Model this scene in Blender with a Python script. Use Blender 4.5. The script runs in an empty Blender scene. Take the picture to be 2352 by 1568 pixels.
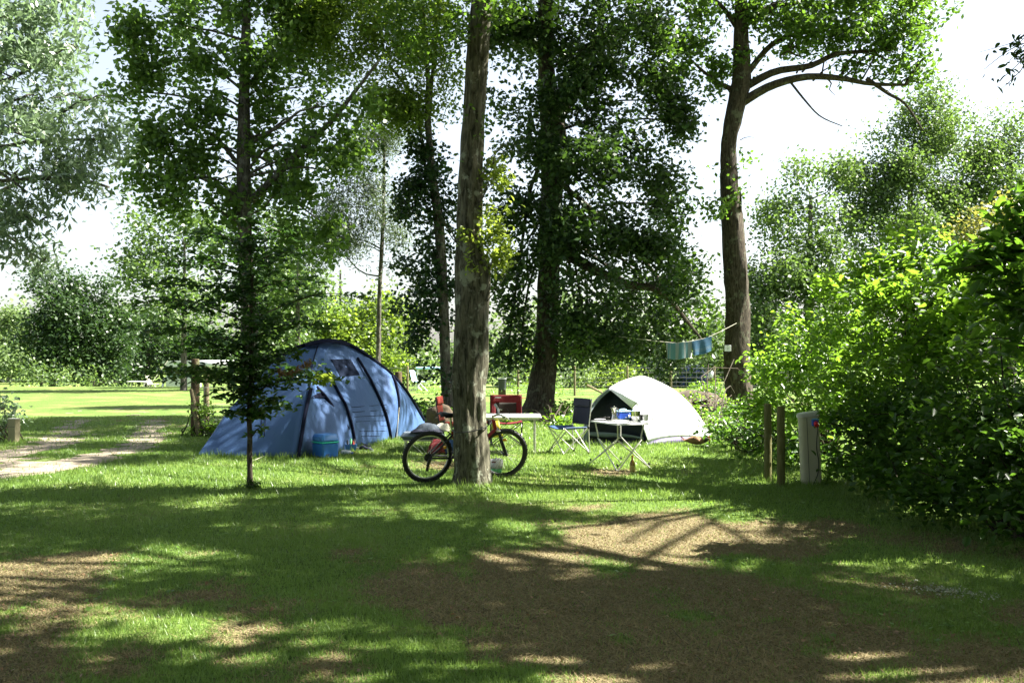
import bpy, math, random
import numpy as np
from mathutils import Vector, Matrix, Euler

R = math.radians
rng = np.random.default_rng(7)
random.seed(7)
SC = bpy.context.scene
COL = SC.collection

# ------------------------------------------------------------------ camera, sky, sun, exposure
F = 2287.0            # focal length in pixels of the 2352 px wide working picture
CAM_H = 1.6
PITCH = math.atan(31 / F)
cam_d = bpy.data.cameras.new("camera"); cam = bpy.data.objects.new("camera", cam_d); COL.objects.link(cam)
cam_d.sensor_width = 36.0; cam_d.lens = 36.0 * F / 2352.0
cam_d.clip_start = 0.05; cam_d.clip_end = 3000
cam.location = (0, 0, CAM_H); cam.rotation_euler = (R(90) + PITCH, 0, 0)
SC.camera = cam

SUN_EL = R(47.0)
SUN_AZ = (0.97, 0.20)   # towards the sun, seen from above: right and a little beyond
_l = math.hypot(*SUN_AZ); SUN_AZ = (SUN_AZ[0] / _l, SUN_AZ[1] / _l)
SUNV = np.array([SUN_AZ[0] * math.cos(SUN_EL), SUN_AZ[1] * math.cos(SUN_EL), math.sin(SUN_EL)])
world = bpy.data.worlds.new("World"); SC.world = world; world.use_nodes = True
wn = world.node_tree
sky = wn.nodes.new("ShaderNodeTexSky"); sky.sky_type = 'NISHITA'; sky.sun_disc = False
sky.sun_elevation = SUN_EL; sky.sun_rotation = math.atan2(SUN_AZ[0], SUN_AZ[1])
sky.air_density = 1.0; sky.dust_density = 2.0; sky.ozone_density = 1.0
hs = wn.nodes.new("ShaderNodeHueSaturation"); hs.inputs["Saturation"].default_value = 0.55; hs.inputs["Value"].default_value = 1.02
wn.links.new(sky.outputs[0], hs.inputs["Color"]); wn.links.new(hs.outputs[0], wn.nodes["Background"].inputs[0])
wn.nodes["Background"].inputs[1].default_value = 0.05
sl = bpy.data.lights.new("sun", 'SUN'); sl.energy = 5.0; sl.angle = R(0.5); sl.color = (1.0, 0.95, 0.86)
so = bpy.data.objects.new("sun", sl); COL.objects.link(so)
so.rotation_euler = Vector((-SUNV[0], -SUNV[1], -SUNV[2])).to_track_quat('-Z', 'Y').to_euler()
so.location = (20, 8, 30)
SC.view_settings.view_transform = 'Standard'; SC.view_settings.look = 'None'
SC.view_settings.exposure = 2.58; SC.view_settings.gamma = 1.0
SC.cycles.max_bounces = 6; SC.cycles.diffuse_bounces = 2; SC.cycles.transmission_bounces = 4
SC.cycles.glossy_bounces = 2; SC.cycles.transparent_max_bounces = 6

# ------------------------------------------------------------------ pixel <-> world helpers
_cp, _sp = math.cos(PITCH), math.sin(PITCH)
def P(u, v, Y):
    """the point at depth Y (metres ahead) that is seen at working pixel (u, v)"""
    a, b, c = (u - 1176), F, (784 - v)
    y = b * _cp - c * _sp; z = b * _sp + c * _cp
    return np.array([a * Y / y, Y, CAM_H + z * Y / y])
def G(u, v, z=0.0):
    a, b, c = (u - 1176), F, (784 - v)
    y = b * _cp - c * _sp; zz = b * _sp + c * _cp
    t = (z - CAM_H) / zz
    return np.array([a * t, y * t, z])
def proj(p):
    p = np.asarray(p, float)
    x, y, z = p[..., 0], p[..., 1], p[..., 2] - CAM_H
    yy = y * _cp + z * _sp; zz = -y * _sp + z * _cp
    yy = np.where(yy < 0.05, 0.05, yy)
    return 1176 + x / yy * F, 784 - zz / yy * F

def vnoise(p, scale, seed):
    """cheap smooth noise about 0, sd about 0.5"""
    r = np.random.default_rng(seed); s = 0
    for k in range(7):
        d = r.normal(size=3); d /= np.linalg.norm(d)
        f = (1.0 + 0.9 * r.random()) / scale * 2 * math.pi * 0.55
        s = s + np.sin(p @ (d * f) + r.random() * 6.28)
    return s / 3.6
def fnoise2(x, y, scale, seed):
    p = np.stack([x, y, np.zeros_like(x)], -1)
    return vnoise(p, scale, seed) + 0.5 * vnoise(p, scale * 0.45, seed + 1) + 0.25 * vnoise(p, scale * 0.2, seed + 2)

# ------------------------------------------------------------------ materials
def new_mat(name):
    m = bpy.data.materials.new(name); m.use_nodes = True
    nt = m.node_tree; b = nt.nodes["Principled BSDF"]
    return m, nt, b
def plain(name, col, rough=0.6, metal=0.0, bump=0.0, bscale=40, var=0.12, spec=0.4):
    m, nt, b = new_mat(name)
    b.inputs["Roughness"].default_value = rough; b.inputs["Metallic"].default_value = metal
    b.inputs["Specular IOR Level"].default_value = spec
    tc = nt.nodes.new("ShaderNodeTexCoord")
    n = nt.nodes.new("ShaderNodeTexNoise"); n.inputs["Scale"].default_value = 9; n.inputs["Detail"].default_value = 5
    nt.links.new(tc.outputs["Object"], n.inputs["Vector"])
    mx = nt.nodes.new("ShaderNodeMix"); mx.data_type = 'RGBA'
    mx.inputs["A"].default_value = (*[c * (1 - var) for c in col], 1)
    mx.inputs["B"].default_value = (*[min(1, c * (1 + var)) for c in col], 1)
    nt.links.new(n.outputs["Fac"], mx.inputs["Factor"]); nt.links.new(mx.outputs["Result"], b.inputs["Base Color"])
    if bump:
        n2 = nt.nodes.new("ShaderNodeTexNoise"); n2.inputs["Scale"].default_value = bscale
        nt.links.new(tc.outputs["Object"], n2.inputs["Vector"])
        bp = nt.nodes.new("ShaderNodeBump"); bp.inputs["Strength"].default_value = bump; bp.inputs["Distance"].default_value = 0.02
        nt.links.new(n2.outputs["Fac"], bp.inputs["Height"]); nt.links.new(bp.outputs[0], b.inputs["Normal"])
    return m
def leaf_mat(name, dark, light, trans, tfac=0.42, rough=0.42, spec=0.35):
    m, nt, b = new_mat(name)
    b.inputs["Roughness"].default_value = rough; b.inputs["Specular IOR Level"].default_value = spec
    at = nt.nodes.new("ShaderNodeAttribute"); at.attribute_name = "rnd"
    mx = nt.nodes.new("ShaderNodeMix"); mx.data_type = 'RGBA'
    mx.inputs["A"].default_value = (*dark, 1); mx.inputs["B"].default_value = (*light, 1)
    nt.links.new(at.outputs["Fac"], mx.inputs["Factor"]); nt.links.new(mx.outputs["Result"], b.inputs["Base Color"])
    mt = nt.nodes.new("ShaderNodeMix"); mt.data_type = 'RGBA'
    mt.inputs["A"].default_value = (*[c * 0.7 for c in trans], 1); mt.inputs["B"].default_value = (*trans, 1)
    nt.links.new(at.outputs["Fac"], mt.inputs["Factor"])
    t = nt.nodes.new("ShaderNodeBsdfTranslucent"); nt.links.new(mt.outputs["Result"], t.inputs["Color"])
    ms = nt.nodes.new("ShaderNodeMixShader"); ms.inputs[0].default_value = tfac
    nt.links.new(b.outputs[0], ms.inputs[1]); nt.links.new(t.outputs[0], ms.inputs[2])
    nt.links.new(ms.outputs[0], nt.nodes["Material Output"].inputs["Surface"])
    return m
def bark_mat(name, dark, mid, lich, lichen=0.5, scale=1.0):
    m, nt, b = new_mat(name); L = nt.links.new
    b.inputs["Roughness"].default_value = 0.92; b.inputs["Specular IOR Level"].default_value = 0.15
    tc = nt.nodes.new("ShaderNodeTexCoord"); mp = nt.nodes.new("ShaderNodeMapping")
    mp.inputs["Scale"].default_value = (9 * scale, 9 * scale, 2.0 * scale)
    L(tc.outputs["Object"], mp.inputs["Vector"])
    v = nt.nodes.new("ShaderNodeTexNoise"); v.inputs["Scale"].default_value = 2.6; v.inputs["Detail"].default_value = 7; v.inputs["Roughness"].default_value = 0.65
    v.inputs["Distortion"].default_value = 0.6
    L(mp.outputs[0], v.inputs["Vector"])
    cr = nt.nodes.new("ShaderNodeValToRGB"); cr.color_ramp.elements[0].position = 0.36; cr.color_ramp.elements[1].position = 0.66
    cr.color_ramp.elements[0].color = (*dark, 1); cr.color_ramp.elements[1].color = (*mid, 1)
    L(v.outputs["Fac"], cr.inputs[0])
    n = nt.nodes.new("ShaderNodeTexNoise"); n.inputs["Scale"].default_value = 6.0; n.inputs["Detail"].default_value = 6; n.inputs["Roughness"].default_value = 0.6
    L(tc.outputs["Object"], n.inputs["Vector"])
    c2 = nt.nodes.new("ShaderNodeValToRGB"); c2.color_ramp.elements[0].position = 0.56; c2.color_ramp.elements[1].position = 0.63
    c2.color_ramp.elements[1].color = (lichen, lichen, lichen, 1)
    L(n.outputs["Fac"], c2.inputs[0])
    mx = nt.nodes.new("ShaderNodeMix"); mx.data_type = 'RGBA'; mx.inputs["B"].default_value = (*lich, 1)
    L(c2.outputs[0], mx.inputs["Factor"]); L(cr.outputs[0], mx.inputs["A"]); L(mx.outputs["Result"], b.inputs["Base Color"])
    bp = nt.nodes.new("ShaderNodeBump"); bp.inputs["Strength"].default_value = 0.8; bp.inputs["Distance"].default_value = 0.03
    L(v.outputs["Fac"], bp.inputs["Height"]); L(bp.outputs[0], b.inputs["Normal"])
    return m
def cloth_mat(name, col, tfac=0.3, tcol=None, rough=0.5, wr=0.5, wscale=(3, 3, 6), spec=0.4):
    """tent fabric: thin, lets some light through, soft wrinkles"""
    m, nt, b = new_mat(name); L = nt.links.new
    b.inputs["Base Color"].default_value = (*col, 1); b.inputs["Roughness"].default_value = rough
    b.inputs["Specular IOR Level"].default_value = spec
    tc = nt.nodes.new("ShaderNodeTexCoord"); mp = nt.nodes.new("ShaderNodeMapping"); mp.inputs["Scale"].default_value = wscale
    n = nt.nodes.new("ShaderNodeTexNoise"); n.inputs["Scale"].default_value = 1.4; n.inputs["Detail"].default_value = 4; n.inputs["Distortion"].default_value = 1.2
    L(tc.outputs["Object"], mp.inputs["Vector"]); L(mp.outputs[0], n.inputs["Vector"])
    bp = nt.nodes.new("ShaderNodeBump"); bp.inputs["Strength"].default_value = wr; bp.inputs["Distance"].default_value = 0.04
    L(n.outputs["Fac"], bp.inputs["Height"]); L(bp.outputs[0], b.inputs["Normal"])
    t = nt.nodes.new("ShaderNodeBsdfTranslucent"); t.inputs[0].default_value = (*(tcol or col), 1); L(bp.outputs[0], t.inputs["Normal"])
    ms = nt.nodes.new("ShaderNodeMixShader"); ms.inputs[0].default_value = tfac
    L(b.outputs[0], ms.inputs[1]); L(t.outputs[0], ms.inputs[2]); L(ms.outputs[0], nt.nodes["Material Output"].inputs["Surface"])
    return m
def glassy(name, col, rough=0.05):
    m, nt, b = new_mat(name); b.inputs["Base Color"].default_value = (*col, 1)
    b.inputs["Roughness"].default_value = rough; b.inputs["Transmission Weight"].default_value = 0.45
    return m

M = {}
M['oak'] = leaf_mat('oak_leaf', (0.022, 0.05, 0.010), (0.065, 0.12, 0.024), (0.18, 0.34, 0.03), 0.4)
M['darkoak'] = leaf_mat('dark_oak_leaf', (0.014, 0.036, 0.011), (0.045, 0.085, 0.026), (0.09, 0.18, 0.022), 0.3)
M['poplar'] = leaf_mat('poplar_leaf', (0.022, 0.052, 0.013), (0.085, 0.145, 0.04), (0.20, 0.36, 0.045), 0.42)
M['ash'] = leaf_mat('ash_leaf', (0.07, 0.12, 0.065), (0.24, 0.31, 0.21), (0.24, 0.36, 0.16), 0.42, rough=0.3, spec=0.8)
M['olive'] = leaf_mat('olive_leaf', (0.05, 0.09, 0.015), (0.13, 0.19, 0.035), (0.28, 0.42, 0.04), 0.46)
M['ivy'] = leaf_mat('ivy_leaf', (0.010, 0.028, 0.010), (0.03, 0.065, 0.022), (0.05, 0.12, 0.02), 0.2)
M['feather'] = leaf_mat('fine_leaf', (0.05, 0.075, 0.045), (0.11, 0.15, 0.09), (0.12, 0.17, 0.07), 0.4)
M['hornbeam'] = leaf_mat('hornbeam_leaf', (0.015, 0.04, 0.012), (0.04, 0.085, 0.02), (0.07, 0.17, 0.02), 0.3)
M['hazel'] = leaf_mat('hazel_leaf', (0.024, 0.066, 0.010), (0.10, 0.19, 0.028), (0.30, 0.54, 0.04), 0.46, rough=0.34, spec=0.55)
M['chestnut'] = leaf_mat('chestnut_leaf', (0.022, 0.06, 0.012), (0.06, 0.13, 0.022), (0.20, 0.42, 0.03), 0.42, rough=0.34, spec=0.5)
M['undergrowth'] = leaf_mat('bramble_leaf', (0.018, 0.048, 0.010), (0.05, 0.11, 0.02), (0.14, 0.30, 0.025), 0.38)
M['fresh'] = leaf_mat('fresh_leaf', (0.10, 0.16, 0.02), (0.20, 0.27, 0.05), (0.40, 0.52, 0.06), 0.5)
M['far'] = leaf_mat('far_leaf', (0.045, 0.085, 0.032), (0.12, 0.18, 0.065), (0.18, 0.30, 0.05), 0.4)  # pale grey-green tone stands in for haze on background trees
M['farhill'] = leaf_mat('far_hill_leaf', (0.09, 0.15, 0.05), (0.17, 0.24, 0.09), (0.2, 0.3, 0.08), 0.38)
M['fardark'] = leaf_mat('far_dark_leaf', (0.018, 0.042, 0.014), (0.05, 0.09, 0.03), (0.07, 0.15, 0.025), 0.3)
M['yellowleaf'] = leaf_mat('yellow_leaf', (0.10, 0.13, 0.03), (0.20, 0.21, 0.06), (0.34, 0.34, 0.06), 0.45)
M['deadleaf'] = leaf_mat('dead_leaf', (0.15, 0.085, 0.045), (0.34, 0.22, 0.13), (0.3, 0.14, 0.04), 0.3)
M['grass'] = leaf_mat('grass_blade', (0.05, 0.11, 0.016), (0.19, 0.29, 0.075), (0.30, 0.46, 0.08), 0.4, rough=0.4, spec=0.4)
M['straw'] = leaf_mat('straw_blade', (0.12, 0.10, 0.045), (0.38, 0.31, 0.165), (0.25, 0.18, 0.07), 0.25, rough=0.7, spec=0.2)
M['bark'] = bark_mat('bark_lichen', (0.020, 0.019, 0.012), (0.15, 0.143, 0.10), (0.27, 0.29, 0.22), 0.75)
M['barkdark'] = bark_mat('bark_dark', (0.018, 0.015, 0.011), (0.085, 0.07, 0.05), (0.16, 0.18, 0.12), 0.4)
M['barkgrey'] = bark_mat('bark_grey', (0.03, 0.026, 0.022), (0.13, 0.12, 0.10), (0.25, 0.26, 0.22), 0.4)
M['wood'] = bark_mat('weathered_wood', (0.12, 0.10, 0.06), (0.26, 0.22, 0.13), (0.20, 0.22, 0.12), 0.4, 2.0)
M['postdark'] = bark_mat('old_post_wood', (0.035, 0.025, 0.015), (0.12, 0.09, 0.05), (0.3, 0.32, 0.16), 0.5, 1.5)
M['bollard'] = bark_mat('treated_wood', (0.10, 0.10, 0.035), (0.17, 0.16, 0.07), (0.20, 0.20, 0.12), 0.3, 1.2)
M['blue_fab'] = cloth_mat('blue_tent_fabric', (0.062, 0.122, 0.26), 0.24, (0.10, 0.19, 0.42), rough=0.6, wr=0.28, wscale=(5, 5, 2), spec=.2)
M['blue_light'] = cloth_mat('pale_blue_tent_fabric', (0.30, 0.40, 0.62), 0.35, (0.45, 0.58, 0.85), rough=0.45, wr=0.4, wscale=(5, 5, 2))
M['navy'] = plain('navy_sleeve', (0.003, 0.005, 0.016), 0.8, spec=.08)
M['tentwin'] = plain('dark_tent_window', (0.005, 0.009, 0.020), 0.85, spec=.05, var=0.3)
M['white_fab'] = cloth_mat('white_tent_fabric', (0.78, 0.81, 0.83), 0.22, (0.8, 0.82, 0.8), rough=0.5, wr=0.18)
M['inner'] = cloth_mat('dark_inner_tent', (0.007, 0.012, 0.022), 0.05, (0.01, 0.02, 0.04), wr=0.6)
M['skirt'] = cloth_mat('purple_groundsheet', (0.10, 0.075, 0.17), 0.1, wr=0.4)
M['grey_fab'] = cloth_mat('grey_ground_fabric', (0.16, 0.2, 0.22), 0.1, wr=0.5)
M['silver'] = plain('brushed_aluminium', (0.55, 0.54, 0.50), 0.38, 0.75)
M['steel'] = plain('steel', (0.6, 0.58, 0.52), 0.18, 1.0)
M['white'] = plain('white_laminate', (0.78, 0.78, 0.76), 0.4)
M['whitepl'] = plain('white_plastic', (0.72, 0.73, 0.74), 0.35)
M['black'] = plain('black_rubber', (0.012, 0.012, 0.013), 0.65, bump=0.3, bscale=80)
M['blackpl'] = plain('black_plastic', (0.015, 0.015, 0.017), 0.35)
M['tread'] = plain('tyre_tread', (0.022, 0.022, 0.024), 0.6)
M['red'] = plain('red_canvas', (0.14, 0.006, 0.010), 0.75, bump=0.2)
M['orange'] = plain('orange_red_canvas', (0.22, 0.022, 0.01), 0.75, bump=0.2)
M['redpaint'] = plain('red_paint', (0.22, 0.010, 0.012), 0.3)
M['bluecanvas'] = plain('blue_canvas', (0.03, 0.07, 0.20), 0.6, bump=0.2)
M['navycanvas'] = plain('navy_canvas', (0.006, 0.009, 0.025), 0.7)
M['mesh'] = plain('grey_chair_mesh', (0.03, 0.025, 0.02), 0.8)
M['coolblue'] = plain('coolbox_blue', (0.03, 0.14, 0.42), 0.42)
M['cooldark'] = plain('coolbox_lid_blue', (0.05, 0.19, 0.50), 0.42)
M['teal'] = plain('teal_band', (0.04, 0.5, 0.38), 0.4)
M['bluepl'] = plain('blue_plastic', (0.03, 0.09, 0.5), 0.35)
M['paleblue'] = plain('pale_blue_plastic', (0.42, 0.68, 0.85), 0.4)
M['cyan'] = plain('light_blue_socket_cover', (0.15, 0.45, 0.8), 0.3)
M['redpl'] = plain('red_plug', (0.6, 0.02, 0.03), 0.4)
M['beige'] = plain('beige_pillar_plastic', (0.40, 0.385, 0.27), 0.5, var=0.08)
M['beigelid'] = plain('pale_pillar_lid', (0.45, 0.45, 0.40), 0.45)
M['concrete'] = plain('beige_concrete', (0.26, 0.235, 0.14), 0.9, bump=0.3)
M['amber'] = glassy('amber_glass', (0.32, 0.18, 0.02))
M['label'] = plain('bottle_label', (0.5, 0.42, 0.12), 0.6)
M['yellow'] = plain('yellow_fabric', (0.36, 0.29, 0.01), 0.6)
M['reflector'] = plain('amber_reflector', (1.0, 0.45, 0.01), 0.2)
M['silver_grip'] = plain('grey_grip', (0.32, 0.34, 0.30), 0.4)
M['greybin'] = plain('dark_grey_bin', (0.035, 0.04, 0.05), 0.6)
M['towel1'] = None
M['dirt'] = plain('brown_earth', (0.065, 0.048, 0.03), 0.95, bump=0.8, bscale=14, var=0.5)
M['rock'] = plain('grey_stone', (0.09, 0.095, 0.10), 0.85, bump=0.7, bscale=9, var=0.4)
M['hen'] = plain('sandy_feathers', (0.22, 0.12, 0.06), 0.8, bump=0.8, bscale=60, var=0.55)
M['henneck'] = plain('dark_feathers', (0.03, 0.02, 0.03), 0.6, bump=0.5, bscale=60)
M['comb'] = plain('red_comb', (0.6, 0.02, 0.02), 0.5)
M['beak'] = plain('horn_beak', (0.55, 0.42, 0.15), 0.5)
M['wire'] = plain('galvanised_wire', (0.25, 0.26, 0.25), 0.45, 0.5)
M['palegrey'] = plain('pale_grey_blue_foam', (0.11, 0.14, 0.175), 0.6)
M['rope'] = plain('pale_rope', (0.5, 0.48, 0.38), 0.8)
M['camperwhite'] = plain('camper_canvas', (0.75, 0.76, 0.78), 0.6)
M['campergrey'] = plain('camper_window', (0.28, 0.36, 0.38), 0.2)
M['greycloth'] = plain('grey_blue_cloth', (0.035, 0.048, 0.065), 0.85, bump=0.5, bscale=20)
M['bright_blue'] = cloth_mat('bright_blue_fabric', (0.03, 0.07, 0.28), 0.15)
M['bagwhite'] = plain('white_carrier_plastic', (0.8, 0.74, 0.8), 0.35)
M['baggreen'] = plain('green_carrier_plastic', (0.2, 0.62, 0.28), 0.4)
def towel_mat(name, cols, period, axis=0, size=1.0):
    m, nt, b = new_mat(name); L = nt.links.new; b.inputs["Roughness"].default_value = 0.95
    tc = nt.nodes.new("ShaderNodeTexCoord"); sx = nt.nodes.new("ShaderNodeSeparateXYZ"); L(tc.outputs["UV"], sx.inputs[0])
    cr = nt.nodes.new("ShaderNodeValToRGB"); cr.color_ramp.interpolation = 'CONSTANT'
    e = cr.color_ramp.elements
    e[0].position = 0; e[0].color = (*cols[0][1], 1); e[1].position = cols[1][0]; e[1].color = (*cols[1][1], 1)
    for p, c in cols[2:]:
        k = e.new(p); k.color = (*c, 1)
    L(sx.outputs[axis], cr.inputs[0]); L(cr.outputs[0], b.inputs["Base Color"])
    t = nt.nodes.new("ShaderNodeBsdfTranslucent"); L(cr.outputs[0], t.inputs[0])
    ms = nt.nodes.new("ShaderNodeMixShader"); ms.inputs[0].default_value = 0.35
    L(b.outputs[0], ms.inputs[1]); L(t.outputs[0], ms.inputs[2]); L(ms.outputs[0], nt.nodes["Material Output"].inputs["Surface"])
    return m
tq, tp, tb = (0.085, 0.19, 0.21), (0.21, 0.25, 0.25), (0.05, 0.13, 0.22)
M['towel1'] = towel_mat('striped_towel', [(0, tp), (0.09, tq), (0.2, tp), (0.25, tq), (0.44, tp), (0.56, tq), (0.75, tp), (0.80, tq), (0.86, tp)], 1)
M['towel2'] = towel_mat('blue_towel', [(0, tb), (0.62, (0.13, 0.19, 0.24)), (0.66, tb), (0.72, (0.13, 0.19, 0.24)), (0.76, tb)], 1, axis=1)

# ------------------------------------------------------------------ mesh builder
class MB:
    def __init__(s): s.v = []; s.f = []
    def add(s, V, Fc):
        o = len(s.v); s.v += [tuple(map(float, p)) for p in V]; s.f += [tuple(i + o for i in f) for f in Fc]; return s
    def box(s, c, size, rz=0, rx=0, ry=0, taper=1.0, bev=0.0):
        sx, sy, sz = [k / 2 for k in size]; E = Euler((rx, ry, rz)).to_matrix()
        b = min(bev, sx * .9, sy * .9, sz * .9)
        if b <= 0:
            V = [(-sx, -sy, -sz), (sx, -sy, -sz), (sx, sy, -sz), (-sx, sy, -sz), (-sx * taper, -sy * taper, sz), (sx * taper, -sy * taper, sz), (sx * taper, sy * taper, sz), (-sx * taper, sy * taper, sz)]
            Fc = [(0, 3, 2, 1), (4, 5, 6, 7), (0, 1, 5, 4), (1, 2, 6, 5), (2, 3, 7, 6), (3, 0, 4, 7)]
        else:
            V = []; rings = [(-sz, b), (-sz + b, 0), (sz - b, 0), (sz, b)]
            for (z, ins) in rings:
                k = taper if z > 0 else 1.0
                hx, hy = sx * k - ins, sy * k - ins; c2 = max(b - ins, b * 0.5)
                for (px, py) in ((hx - c2, -hy), (hx, -hy + c2), (hx, hy - c2), (hx - c2, hy), (-hx + c2, hy), (-hx, hy - c2), (-hx, -hy + c2), (-hx + c2, -hy)):
                    V.append((px, py, z))
            Fc = [tuple(reversed(range(8))), tuple(range(24, 32))]
            for r in range(3):
                for i in range(8):
                    j = (i + 1) % 8; Fc.append((r * 8 + i, r * 8 + j, (r + 1) * 8 + j, (r + 1) * 8 + i))
        V = [tuple(E @ Vector(p) + Vector(c)) for p in V]
        return s.add(V, Fc)
    def tube(s, pts, rad, seg=8, cap=True):
        pts = [Vector(tuple(map(float, p))) for p in pts]; n = len(pts)
        if not hasattr(rad, '__len__'): rad = [rad] * n
        V = []; prev = None
        for i, p in enumerate(pts):
            t = (pts[min(i + 1, n - 1)] - pts[max(i - 1, 0)])
            t = t.normalized() if t.length > 1e-9 else Vector((0, 0, 1))
            if prev is None:
                a = Vector((1, 0, 0)) if abs(t.x) < .9 else Vector((0, 1, 0)); x = t.cross(a).normalized()
            else:
                x = (prev - t * prev.dot(t)).normalized()
            prev = x; y = t.cross(x)
            for k in range(seg):
                a = 2 * math.pi * k / seg
                V.append(p + (x * math.cos(a) + y * math.sin(a)) * rad[i])
        Fc = [(i * seg + k, i * seg + (k + 1) % seg, (i + 1) * seg + (k + 1) % seg, (i + 1) * seg + k) for i in range(n - 1) for k in range(seg)]
        if cap: Fc += [tuple(reversed(range(seg))), tuple(range((n - 1) * seg, n * seg))]
        return s.add(V, Fc)
    def ring(s, c, r, tr, axis='y', seg=48, tseg=8, mat=None, squash=1.0):
        V = []
        for i in range(seg):
            a = 2 * math.pi * i / seg
            for k in range(tseg):
                b = 2 * math.pi * k / tseg; rr = r + tr * math.cos(b); h = tr * squash * math.sin(b)
                p = (rr * math.cos(a), h, rr * math.sin(a)) if axis == 'y' else (rr * math.cos(a), rr * math.sin(a), h) if axis == 'z' else (h, rr * math.cos(a), rr * math.sin(a))
                V.append((p[0] + c[0], p[1] + c[1], p[2] + c[2]))
        Fc = [(i * tseg + k, i * tseg + (k + 1) % tseg, ((i + 1) % seg) * tseg + (k + 1) % tseg, ((i + 1) % seg) * tseg + k) for i in range(seg) for k in range(tseg)]
        return s.add(V, Fc)
    def lathe(s, prof, c=(0, 0, 0), seg=24, M4=None, squash=1.0):
        V = []; n = len(prof)
        for (r, z) in prof:
            for k in range(seg):
                a = 2 * math.pi * k / seg
                p = Vector((r * math.cos(a), r * squash * math.sin(a), z))
                if M4: p = M4 @ p
                V.append((p[0] + c[0], p[1] + c[1], p[2] + c[2]))
        Fc = [(i * seg + k, i * seg + (k + 1) % seg, (i + 1) * seg + (k + 1) % seg, (i + 1) * seg + k) for i in range(n - 1) for k in range(seg)]
        Fc += [tuple(reversed(range(seg))), tuple(range((n - 1) * seg, n * seg))]
        return s.add(V, Fc)
    def grid(s, Gd):
        Gd = np.asarray(Gd); a, b = Gd.shape[:2]
        return s.add(Gd.reshape(-1, 3), [(i * b + j, i * b + j + 1, (i + 1) * b + j + 1, (i + 1) * b + j) for i in range(a - 1) for j in range(b - 1)])
    def build(s, name, mat, parent=None, smooth=True, thick=0.0, world=False, uv=None, sub=0):
        V = np.array(s.v, float)
        if world and parent is not None:
            V = V - np.array(parent.location)
        me = bpy.data.meshes.new(name); me.from_pydata([tuple(p) for p in V], [], s.f); me.update()
        if uv is not None:
            ul = me.uv_layers.new(name="UVMap")
            for lp in me.loops: ul.data[lp.index].uv = uv[lp.vertex_index]
        me.materials.append(mat)
        if smooth:
            me.polygons.foreach_set('use_smooth', [True] * len(me.polygons))
            try: me.set_sharp_from_angle(angle=R(40))
            except Exception: pass
        o = bpy.data.objects.new(name, me); COL.objects.link(o)
        if parent is not None: o.parent = parent
        if thick:
            md = o.modifiers.new("solid", 'SOLIDIFY'); md.thickness = thick; md.offset = 0
        if sub:
            md = o.modifiers.new("sub", 'SUBSURF'); md.levels = sub; md.render_levels = sub
        return o

def tag(o, label=None, cat=None, group=None, kind=None):
    if label: o['label'] = label
    if cat: o['category'] = cat
    if group: o['group'] = group
    if kind: o['kind'] = kind
    return o
def thing(name, label, cat, loc=(0, 0, 0), rz=0, group=None, rot=None):
    o = bpy.data.objects.new(name, None); COL.objects.link(o); o.empty_display_size = 0.1
    o.location = tuple(map(float, loc)); o.rotation_euler = rot if rot else (0, 0, rz)
    return tag(o, label, cat, group)
def dup(root, loc, rz=None, label=None):
    r = root.copy(); COL.objects.link(r); r.location = tuple(map(float, loc))
    if rz is not None: r.rotation_euler = (0, 0, rz)
    if label: r['label'] = label
    for ch in list(root.children):
        c = ch.copy(); COL.objects.link(c); c.parent = r
        for g in ch.children:
            d = g.copy(); COL.objects.link(d); d.parent = c
    return r

def np_mesh(name, V, Fq, mat, parent=None, rnd=None, smooth=False):
    """fast mesh of n-gons with a fixed corner count"""
    me = bpy.data.meshes.new(name); V = np.ascontiguousarray(V, np.float32)
    if parent is not None: V = V - np.array(parent.location, np.float32)
    k = Fq.shape[1]; nf = len(Fq)
    me.vertices.add(len(V)); me.vertices.foreach_set('co', V.ravel())
    me.loops.add(nf * k); me.loops.foreach_set('vertex_index', Fq.astype(np.int32).ravel())
    me.polygons.add(nf); me.polygons.foreach_set('loop_start', np.arange(0, nf * k, k, dtype=np.int32))
    me.polygons.foreach_set('loop_total', np.full(nf, k, np.int32))
    if smooth: me.polygons.foreach_set('use_smooth', np.ones(nf, bool))
    me.update(calc_edges=True)
    if rnd is not None:
        a = me.attributes.new('rnd', 'FLOAT', 'FACE'); a.data.foreach_set('value', rnd.astype(np.float32))
    me.materials.append(mat)
    o = bpy.data.objects.new(name, me); COL.objects.link(o)
    if parent is not None: o.parent = parent
    return o

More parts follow.
